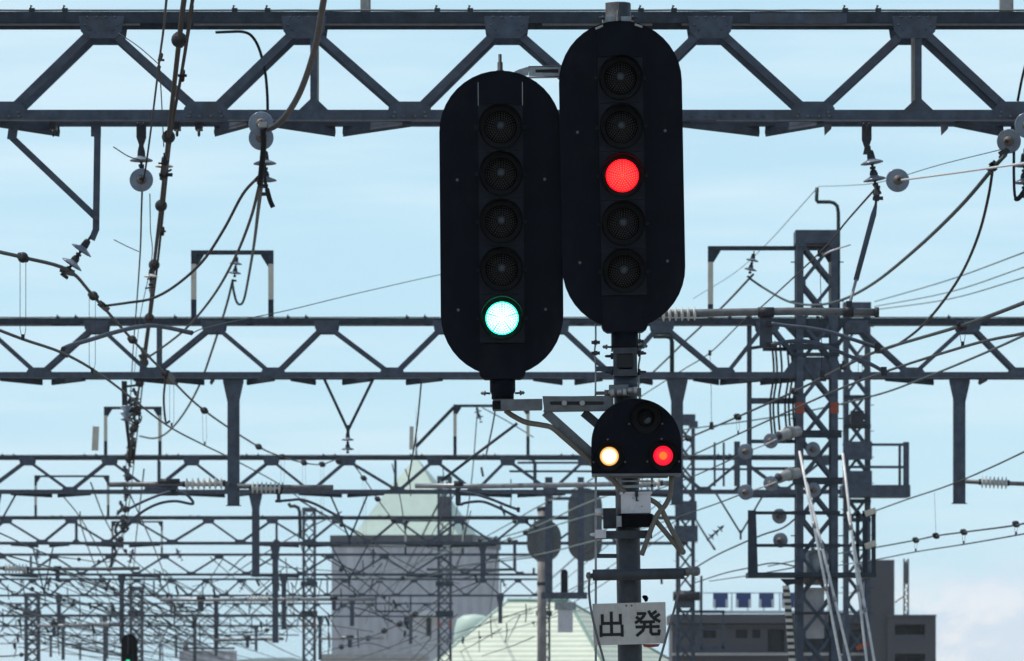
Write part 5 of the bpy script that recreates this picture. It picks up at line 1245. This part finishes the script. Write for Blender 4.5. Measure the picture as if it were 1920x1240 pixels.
part(o, 'body', MB().tube([P(302, 103, 42), P(300, 112, 42.4)], .017, 8).box(P(302, 113, 42.5), .05, .02, .015).ball(P(298, 126, 43), .016), 'iron')
o = thing('wire_clamp', 'dark clamp clump on the brown pair beside the cream insulator', 'clamp', P(286, 538, 70), 'clamps on the brown pair')
part(o, 'body', MB().bar(P(286, 520, 69), P(284, 548, 71), .06, .05).tube([P(272, 541, 70), P(290, 538, 70)], .012, 6), 'iron'); part(o, 'bolt', MB().tube([P(276, 524, 69.5), P(290, 520, 69.5)], .011, 6), 'iron')
# the tangle of jumpers where the brown pair passes the second and third gantries
rnd = random.Random(11)
for j, (cx, cy, Yc, rw, rh, nn, lab) in enumerate(((250, 775, 112, 13, 20, 5, 'tangle of black jumper loops on the brown pair below the second gantry'), (268, 690, 98, 6, 28, 4, 'cluster of jumper loops on the brown pair behind the second gantry chord'), (232, 985, 190, 7, 14, 4, 'small dark loop tangle on the brown pair at the fourth gantry'), (247, 850, 140, 5, 26, 4, 'cluster of jumper loops on the brown pair at the third gantry'))):
    o = thing('jumper_coil', lab, 'cable', P(cx, cy, Yc), 'jumper loops on the brown pair')
    for i in range(nn):
        a0 = rnd.uniform(0, 6.28); pts = []
        ox, oy = rnd.uniform(-rw * .4, rw * .4), rnd.uniform(-rh * .5, rh * .5)
        for t in range(9):
            a = a0 + t * .72; pts.append(P(cx + ox + rw * .8 * math.cos(a), cy + oy + rh * .7 * math.sin(a), Yc + rnd.uniform(-.3, .3)))
        part(o, 'loop', MB().tube(smooth(pts, 4), .016 * Yc / 110, 6), 'cable')
    for i in range(4):
        c = P(cx + rnd.uniform(-rw, rw), cy + rnd.uniform(-rh, rh), Yc); part(o, 'clamp', MB().bar(c, c + Vector((rnd.uniform(-.1, .1), 0, .12)), .06, .06), 'iron')
o = thing('hanging_bracket', 'dark bracket with insulator discs hanging beside the brown pair under the second gantry', 'bracket', P(233, 720, 91.2))
part(o, 'bar', MB().bar(P(233, 715, 91.2), P(234, 760, 91.2), .085, .06).bar(P(236, 725, 91.2), P(262, 722, 91.2), .035, .03), 'iron')
part(o, 'discs', MB().lathe([(.03, 0), (.10, .03), (.03, .05), (.10, .13), (.03, .15), (.10, .23), (.03, .26)], P(236, 790, 91.2), (0, 0, 1), 14), 'porc')
part(o, 'tail', MB().bar(P(237, 790, 91.2), P(243, 840, 91.4), .05, .05), 'iron')

# thick cable and jumpers at the insulator left of centre
cable_pts = [(620, -60, 43), (607, 0, 44.5), (592, 85, 46), (566, 165, 47.6), (540, 212, 48.8), (518, 235, 49.3), (503, 241, 49.5), (494, 238, 49.55)]
o = line('thick_cable', 'thick grey cable sweeping down from the top to the insulator left of centre', cable_pts, .027, 'cable_grey', None, 'cable', 8, 10)
part(o, 'end_clamp', MB().tube([P(484, 236, 49.5), P(500, 236, 49.5)], .016, 8).box(P(493, 234, 49.48), .07, .04, .05), 'steel_pale')
jm = [([(493, 240, 49.45), (494, 275, 49.5), (490, 320, 49.6), (487, 345, 49.7)], .026, 'cable', 'short fat black cable over the discs of the centre-left insulator'),
      ([(496, 330, 50), (500, 352, 50), (506, 375, 50), (512, 389, 50)], [.012] * 7 + [.022] * 12, 'cable', 'black cable stub hanging under the centre-left insulator'),
      ([(484, 332, 50), (455, 365, 51), (420, 430, 52.5), (380, 490, 54), (330, 535, 55.5), (285, 560, 56.5), (240, 568, 57), (196, 574, 58)], .014, 'cable', 'black jumper cable curving left from the insulator to the ball-strung line'),
      ([(488, 340, 50), (470, 410, 54), (440, 485, 60), (400, 555, 67), (350, 615, 74), (300, 655, 79), (281, 668, 80)], .015, 'cable', 'black jumper cable curving down to the brown wires'),
      ([(490, 345, 50.2), (484, 395, 60), (476, 460, 75), (466, 520, 86), (458, 560, 90.5), (451, 571, 91), (443, 565, 91.1), (437, 540, 91.1), (436, 525, 91.2)], .02, 'wire_green', 'jumper cable looping to the small insulator in the portal frame')]
for pts, r, m, lab in jm:
    rr = r if not isinstance(r, list) else r[:(len(pts) - 1) * 6 + 1]
    one('jumper_cable', lab, pts, rr, m, 'cable', 'jumper cables')
o = one('earth_lead', 'black lead hanging from the top chord left of the thick cable', [(404, 61, 50.3), (430, 60, 50.3), (455, 60, 50.3), (472, 68, 50.3), (486, 92, 50.3), (497, 135, 50.3), (501, 175, 50.3), (502, 212, 50.3)], .013, 'cable', 'cable')
one('jumper_cable', 'green-grey wire dropping from the portal frame insulator behind the gantries', [(436, 527, 91.3), (424, 575, 93), (400, 650, 98), (375, 720, 104), (345, 775, 112), (315, 810, 120), (290, 822, 124), (262, 818, 128)], .02, 'wire_green', 'cable', 'jumper cables')
one('jumper_cable', 'short black jumper hanging from the ball-strung line to its lower wire', [(311, 705, 78), (307, 745, 79), (309, 780, 80), (312, 793, 81), (318, 790, 81)], .016, 'cable', 'cable', 'jumper cables')
# pull-off arm
o = thing('pull_off_arm', 'curved grey pull-off arm crossing in front of the second gantry on the left', 'arm', P(120, 660, 56))
part(o, 'arm', MB().tube(smooth([P(a, b, 55 + (a - 115) * .012) for a, b in ((118, 654), (135, 647), (170, 637), (220, 622), (255, 614), (285, 611), (310, 614), (345, 621), (360, 624))]), .022, 10), 'steel')
part(o, 'toe', MB().bar(P(121, 652, 55), P(113, 664, 55), .04, .03).bar(P(113, 662, 54.9), P(128, 668, 54.9), .04, .04), 'iron')
part(o, 'end_plate', MB().bar(P(338, 620, 57.8), P(360, 625, 57.9), .045, .02), 'iron')
one('span_wire', 'fine span wire from the pull-off arm to behind the green-lit signal', [(360, 625, 58), (385, 615, 59), (450, 600, 64), (540, 582, 70), (680, 548, 78), (840, 512, 88), (1000, 480, 96)], .006, 'wire', 'wire', 'fine span wires')
# right side jumpers and fine wires
one('jumper_cable', 'long green-black jumper cable sagging from the right-edge insulator past the big tower', [(1884, 292, 49.8), (1862, 316, 50), (1800, 388, 52), (1720, 465, 58), (1640, 530, 68), (1580, 562, 78), (1530, 572, 86), (1480, 566, 90), (1435, 542, 91), (1405, 522, 91.2)], .0185, 'wire_green', 'cable', 'jumper cables')
one('jumper_cable', 'black jumper cable hanging from the right-edge clamp down to the right ball-strung line', [(1862, 313, 50), (1853, 370, 50.5), (1835, 440, 51.5), (1805, 510, 53), (1765, 570, 55), (1725, 615, 57), (1685, 645, 59.5), (1660, 655, 60.5)], .0135, 'cable', 'cable', 'jumper cables')
o = thing('wire_clamp', 'black clamps on the jumper cables at the right edge', 'clamp', P(1862, 313, 49.9), None)
part(o, 'body', MB().bar(P(1868, 304, 49.9), P(1855, 322, 49.9), .06, .05).bar(P(1856, 306, 49.9), P(1868, 320, 49.9), .03, .05), 'iron'); part(o, 'grip', MB().bar(P(1876, 283, 49.9), P(1884, 296, 49.9), .05, .06).bar(P(1890, 280, 49.9), P(1876, 298, 49.9), .05, .05), 'iron')
one('jumper_cable', 'black cable stub and pale rod hanging at the right edge', [(1901, 285, 50), (1901, 330, 50), (1903, 368, 50), (1910, 372, 50), (1925, 352, 50)], [.013] * 14 + [.022] * 11, 'cable', 'cable', 'jumper cables')
one('pale_wire', 'pale wire from the face-on insulator to the right edge', [(1690, 338, 49.7), (1780, 326, 47), (1880, 312, 44), (1970, 300, 41)], .0095, 'wire_pale', 'wire', 'fine span wires')
one('earth_lead', 'short black lead at the right edge above the bottom chord', [(1932, 90, 50.2), (1918, 140, 50.2), (1908, 190, 50.2)], .012, 'cable', 'cable')
o = line('span_wire', 'brownish wire from the tilted insulator down behind the mast, with two thin droppers', [(1645, 350, 50), (1590, 412, 57), (1537, 474, 64), (1425, 578, 82), (1395, 600, 86), (1331, 662, 96), (1280, 694, 104), (1200, 745, 118), (1120, 800, 135)], .010, 'copper', 'fine span wires')
for a, b, Yd in (((1537, 474), (1541, 706), 64), ((1331, 662), (1334, 800), 96), ((1200, 745), (1202, 868), 118)):
    d = part(o, 'dropper', MB().tube([P(*a, Yd), P((a[0] + b[0]) / 2 + 1, (a[1] + b[1]) / 2, Yd), P(*b, Yd)], .0045, 5), 'wire'); part(o, 'dropper_clip', MB().box(P(*a, Yd), .05, .05, .09).box(P(b[0], b[1] - 4, Yd), .06, .05, .08), 'iron', d)
part(o, 'whisker', MB().tube([P(1540, 480, 64), P(1560, 470, 64), P(1595, 459, 64)], .010, 6), 'wire_pale')
fine = [([(1412, 515, 91.3), (1355, 575, 100), (1290, 635, 110), (1220, 702, 125), (1150, 760, 140)], .017, 'wire_green', 'green-grey wire running down left from the portal frame by the tower'),
 ([(1640, 566, 144), (1780, 525, 120), (1930, 470, 100)], .011, 'wire_green', 'uppermost of three faint wires right of the far tower top'),
 ([(1640, 575, 144), (1780, 548, 120), (1930, 498, 100)], .010, 'wire_green', 'middle of three faint wires right of the far tower top'),
 ([(1642, 581, 144), (1780, 561, 120), (1930, 518, 100)], .010, 'wire_green', 'lowest of three faint wires right of the far tower top'),
 ([(1533, 352, 92.5), (1490, 400, 100), (1440, 455, 112), (1380, 510, 125), (1300, 560, 140)], .006, 'wire_green', 'faint wire running down left from the swan-neck pipe'),
 ([(1533, 350, 92.5), (1590, 348, 80), (1650, 342, 65), (1760, 310, 55), (1880, 280, 50.3)], .004, 'wire_green', 'hair-thin wire from the swan-neck pipe to the right-edge insulator'),
 ([(1940, 620, 60), (1840, 665, 68), (1730, 710, 78), (1640, 742, 88), (1510, 772, 105), (1400, 790, 122), (1280, 806, 140)], .013, 'wire_green', 'blurred green wire crossing behind the orange bands of the tower'),
 ([(1940, 838, 76), (1860, 876, 84), (1780, 910, 92), (1700, 937, 100), (1650, 955, 106), (1625, 963, 110)], .011, 'wire', 'plain wire from the right edge down to the tower cage'),
 ([(1500, 965, 92), (1468, 990, 98), (1430, 1003, 102), (1385, 1022, 110), (1335, 1046, 122), (1280, 1080, 140)], .014, 'wire', 'wire falling left from the tower cage past the swan-neck frame'),
 ([(1505, 1065, 92), (1450, 1056, 98), (1400, 1066, 110), (1355, 1076, 120), (1300, 1094, 140)], .012, 'wire', 'low wire left of the tower platform'),
 ([(1330, 1090, 150), (1400, 1080, 120), (1470, 1068, 96), (1500, 1062, 92)], .010, 'wire', 'lower contact wire left of the tower platform'),
 ([(1305, 975, 194), (1320, 1000, 180), (1340, 1030, 165)], .03, 'wire', 'bent jumper beside the boxes of the tower right of the mast'),
 ([(1403, 846, 88), (1340, 876, 96), (1270, 905, 110), (1180, 935, 130)], .010, 'wire', 'wire from the upper pale strain insulator towards the mast'),
 ([(1403, 922, 88), (1340, 946, 98), (1270, 970, 115), (1180, 1000, 140)], .010, 'wire', 'wire from the lower pale strain insulator towards the mast'),
 ([(1403, 846, 88), (1432, 835, 89), (1460, 822, 90)], .011, 'wire_pale', 'short pale wire between the upper pale insulators'),
 ([(1403, 922, 88), (1432, 913, 89), (1460, 902, 90)], .011, 'wire_pale', 'short pale wire between the lower pale insulators')]
for pts, r, m, lab in fine: one('fine_wire', lab, pts, r * 1.15, m, 'wire', 'fine wires round the tower')
# ball lines lower right
overhead('ball line at the lower right edge in front of the clouds', [(1950, 972, 74), (1905, 985, 78), (1807, 998, 86), (1755, 1005, 91), (1717, 1013, 96), (1640, 1027, 104), (1560, 1040, 115), (1500, 1050, 122), (1440, 1062, 132)],
    [(1950, 995, 74), (1905, 1004, 78), (1807, 1021, 86), (1717, 1035, 96), (1640, 1050, 104), (1560, 1062, 115)], [(1905, 983), (1807, 998), (1755, 1005), (1717, 1013)], [((1905, 985), (1905, 1002), .02), ((1807, 999), (1807, 1019), .02), ((1717, 1014), (1717, 1033), .02), ((1752, 924), (1755, 1003), 0)], .014, .04, 'wire_green')
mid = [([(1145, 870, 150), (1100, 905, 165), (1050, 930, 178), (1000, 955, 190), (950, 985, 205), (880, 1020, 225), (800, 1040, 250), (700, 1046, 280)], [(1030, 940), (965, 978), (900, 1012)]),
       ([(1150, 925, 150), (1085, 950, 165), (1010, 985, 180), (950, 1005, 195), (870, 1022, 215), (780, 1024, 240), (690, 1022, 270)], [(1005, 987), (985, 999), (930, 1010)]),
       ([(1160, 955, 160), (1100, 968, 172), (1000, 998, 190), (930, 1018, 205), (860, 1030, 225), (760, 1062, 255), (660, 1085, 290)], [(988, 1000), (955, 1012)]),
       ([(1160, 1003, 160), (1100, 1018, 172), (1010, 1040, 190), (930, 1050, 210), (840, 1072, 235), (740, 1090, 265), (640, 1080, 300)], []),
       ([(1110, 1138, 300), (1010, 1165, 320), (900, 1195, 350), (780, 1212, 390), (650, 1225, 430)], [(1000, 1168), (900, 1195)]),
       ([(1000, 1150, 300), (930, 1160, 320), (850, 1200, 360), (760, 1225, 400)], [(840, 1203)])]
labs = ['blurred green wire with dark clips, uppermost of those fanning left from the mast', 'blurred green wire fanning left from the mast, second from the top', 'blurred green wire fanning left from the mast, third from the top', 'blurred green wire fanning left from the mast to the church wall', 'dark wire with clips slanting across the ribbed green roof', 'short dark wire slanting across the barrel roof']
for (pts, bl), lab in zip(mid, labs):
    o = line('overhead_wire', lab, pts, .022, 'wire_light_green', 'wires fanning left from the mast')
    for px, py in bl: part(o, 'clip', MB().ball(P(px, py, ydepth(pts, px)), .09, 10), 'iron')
# wires of the tracks that bend away at the lower left
lows = [([(-40, 985, 90), (0, 1000, 98), (90, 1040, 130), (148, 1049, 150), (185, 1054, 165), (220, 1053, 190)], [(148, 1049), (185, 1053)], 'wire sagging from the left edge just under the fourth gantry'),
 ([(-40, 1025, 90), (0, 1038, 98), (60, 1055, 115), (110, 1068, 135), (180, 1090, 165), (280, 1130, 210), (360, 1170, 260), (420, 1215, 330)], [], 'wire sloping right and down across the fifth gantry'),
 ([(-40, 1060, 95), (0, 1078, 105), (80, 1115, 130), (160, 1135, 160), (230, 1142, 200), (330, 1160, 260), (440, 1200, 340)], [(60, 1105), (120, 1126)], 'wire crossing the low left tangle, upper one with clips'),
 ([(90, 1068, 140), (170, 1090, 165), (240, 1120, 200), (300, 1140, 240), (360, 1165, 290), (420, 1215, 360)], [(200, 1102), (270, 1130)], 'heavy dark wire slanting from the bright pipe to the grey block'),
 ([(-40, 1110, 120), (30, 1140, 145), (100, 1165, 180), (180, 1185, 230), (260, 1200, 290), (380, 1225, 380)], [(30, 1140), (100, 1165)], 'lower dark wire through the tangle to the far signal'),
 ([(-40, 1150, 130), (50, 1185, 165), (130, 1210, 210), (220, 1230, 270), (300, 1245, 330)], [(60, 1189)], 'lowest dark wire at the bottom left corner'),
 ([(-30, 1232, 160), (40, 1228, 190), (110, 1212, 230), (190, 1205, 290), (280, 1190, 360)], [(40, 1228)], 'glinting wire rising from the bottom left corner'),
 ([(118, 930, 144), (150, 970, 150), (185, 1030, 165), (205, 1070, 180), (235, 1120, 210)], [], 'thin wire steeply crossing the fourth gantry left of the brown pair'),
 ([(150, 960, 146), (152, 985, 155), (170, 1040, 180), (190, 1090, 220), (215, 1150, 280)], [], 'thin steep wire just left of the brown pair at the fourth gantry'),
 ([(245, 930, 144), (268, 980, 160), (292, 1035, 190), (310, 1085, 230), (322, 1130, 280)], [], 'dark steep strut-like wire right of the brown pair at the fourth gantry'),
 ([(270, 880, 140), (262, 950, 160), (255, 1010, 190), (250, 1070, 230), (240, 1130, 290)], [], 'fine wire dropping behind the portal frame at the left'),
 ([(170, 905, 140), (200, 980, 165), (240, 1040, 190), (300, 1085, 230), (370, 1110, 280)], [(235, 1033)], 'sagging wire from the third gantry through the brown pair'),
 ([(430, 1070, 220), (470, 1040, 190), (520, 1062, 240), (640, 1072, 300)], [], 'zigzag wire with clips beside the post under the third gantry'),
 ([(640, 960, 200), (560, 1000, 220), (480, 1048, 246), (420, 1085, 300), (360, 1100, 360)], [], 'faint wire slanting up right between the fourth and fifth gantries'),
 ([(280, 1160, 300), (400, 1192, 330), (500, 1182, 350), (600, 1172, 380), (700, 1185, 420)], [(500, 1182)], 'low sagging wire from the far signal to the church'),
 ([(560, 937, 130), (620, 972, 150), (680, 1003, 175), (740, 1045, 205), (800, 1075, 240), (860, 1095, 290)], [(640, 985), (700, 1018)], 'wire slanting down in front of the green roof eaves'),
 ([(600, 1040, 230), (680, 1090, 270), (740, 1140, 320), (800, 1180, 370)], [(640, 1068), (720, 1120)], 'clip-studded wire slanting over the church wall'),
 ([(600, 1225, 420), (680, 1200, 380), (760, 1165, 340), (830, 1120, 300), (900, 1090, 270)], [(690, 1197), (720, 1183), (750, 1170), (778, 1152), (640, 1213)], 'clip-studded wire rising right over the church wall'),
 ([(610, 1080, 260), (660, 1108, 290), (720, 1160, 340), (800, 1190, 390)], [], 'bright sagging wire over the lower church wall'),
 ([(640, 1062, 250), (750, 1088, 270), (860, 1062, 260), (960, 1050, 240), (1000, 1045, 230)], [(755, 1085)], 'pale green sagging wire across the church wall')]
for pts, bl, lab in lows:
    r = .014 * max(1.0, pts[len(pts) // 2][2] / 140)
    o = line('overhead_wire', lab, pts, r, 'wire', 'far overhead wires', 'wire', 5, 5)
    for px, py in bl: part(o, 'clip', MB().ball(P(px, py, ydepth(pts, px)), .055 * max(1, pts[0][2] / 110), 8), 'iron')
# droppers, hanging jumpers and steady arms that thicken the far tangle, each a piece of its own
rnd = random.Random(21)
def far_bits(n, x0, x1, y0, y1, Y0, Y1, lab, grp, vps):
    for i in range(n):
        x = rnd.uniform(x0, x1); Yd = rnd.uniform(Y0, Y1); y = rnd.uniform(y0, y1); k = i % 5; s = 150 / Yd; r = .0145 * Yd / 150
        m = rnd.choice(['wire', 'cable', 'steel_dark', 'wire', 'iron'])
        if k == 0: pts = [(x, y, Yd), (x + 1, y + 30 * s, Yd), (x + rnd.uniform(-3, 3), y + 55 * s, Yd)]
        elif k in (1, 2, 3):                                # a straight run along the tracks
            vx = rnd.choice(vps); q = rnd.uniform(.45, .7)
            pts = [(x, y, Yd), (vx + (x - vx) * (1 + q) / 2, HOR + (y - HOR) * (1 + q) / 2 + 2, Yd * 2 / (1 + q)), (vx + (x - vx) * q, HOR + (y - HOR) * q, Yd / q)]
        else: pts = [(x, y, Yd), (x + rnd.uniform(-12, 12) * s, y + 22 * s, Yd)]; r *= 2.2
        one('hanging_lead' if k in (0, 4) else 'track_wire', lab[0] if k in (0, 4) else lab[1], pts, r, m, 'wire', grp if k in (0, 4) else grp.replace('leads', 'wires'), 4, 5)
far_bits(112, -20, 330, 1065, 1215, 190, 300, ('short dark lead or fitting hanging in the wire tangle at the lower left', 'thin straight wire in the tangle at the lower left'), 'leads in the lower left tangle', (540, 620, 420, 760))
far_bits(44, 300, 640, 1045, 1200, 190, 300, ('short dark lead hanging between the far gantries left of the church', 'thin straight wire between the far gantries left of the church'), 'leads left of the church', (700, 250, 760, 560))
far_bits(30, 630, 1010, 1020, 1200, 200, 300, ('short dark lead hanging in front of the church', 'thin straight wire crossing in front of the church'), 'leads in front of the church', (640, 500, 900, 720))
far_bits(12, 1130, 1300, 900, 1100, 150, 190, ('short lead hanging behind the foot of the mast', 'thin wire behind the foot of the mast'), 'leads behind the mast foot', (700, 800))
far_bits(10, 680, 1000, 870, 960, 150, 190, ('short lead hanging under the third gantry left of the mast', 'thin wire under the third gantry left of the mast'), 'leads under the third gantry', (640, 800))
for i in range(26):                                         # fittings crowded along the brown pair farther off
    t = i / 25; py = 735 + t * 330; px = 256 - 46 * t ** 1.3 + rnd.uniform(-5, 5); Yd = 108 + t * 135
    c = P(px, py, Yd); o_ = thing('line_fitting', 'dark clamp or fitting crowded along the steep brown pair below the second gantry', 'clamp', c, 'fittings along the brown pair')
    d = Vector((rnd.uniform(-.5, .5), 0, rnd.uniform(.5, 1))).normalized() * .075 * Yd / 110
    part(o_, 'body', MB().bar(c - d, c + d, .055 * Yd / 110, .06), 'iron'); part(o_, 'bolt', MB().tube([c + Vector((-.09, 0, .02)), c + Vector((.09, 0, -.01))], .016 * Yd / 110, 6), 'copper')
for x0, y0, x1, y1, Y in ((790, 716, 765, 905, 92), (895, 770, 870, 1010, 144), (905, 765, 1000, 820, 146), (935, 716, 910, 860, 92), (560, 1010, 585, 1120, 194), (760, 880, 770, 930, 144), (735, 870, 760, 1000, 150)):
    one('tie_wire', 'faint steep wire between the third gantry and the roof behind', [(x0, y0, Y), ((x0 + x1) / 2 + 3, (y0 + y1) / 2, Y + 2), (x1, y1, Y + 4)], .014, 'wire_green', 'wire', 'steep faint wires under the third gantry')

# ---------------------------------------------------------------- summer haze
hz = MB().box((0, 2130, 25), 4400, 4300, 54)
m_, nt_, b_ = nodes('haze_air'); nt_.nodes.remove(b_)
pv = nt_.nodes.new('ShaderNodeVolumePrincipled'); pv.inputs['Color'].default_value = (.84, .95, 1.0, 1); pv.inputs['Density'].default_value = .00010; pv.inputs['Anisotropy'].default_value = 0
nt_.links.new(pv.outputs['Volume'], nt_.nodes['Material Output'].inputs['Volume'])
tag(part(None, 'haze', hz, m_), None, None, None, 'stuff')
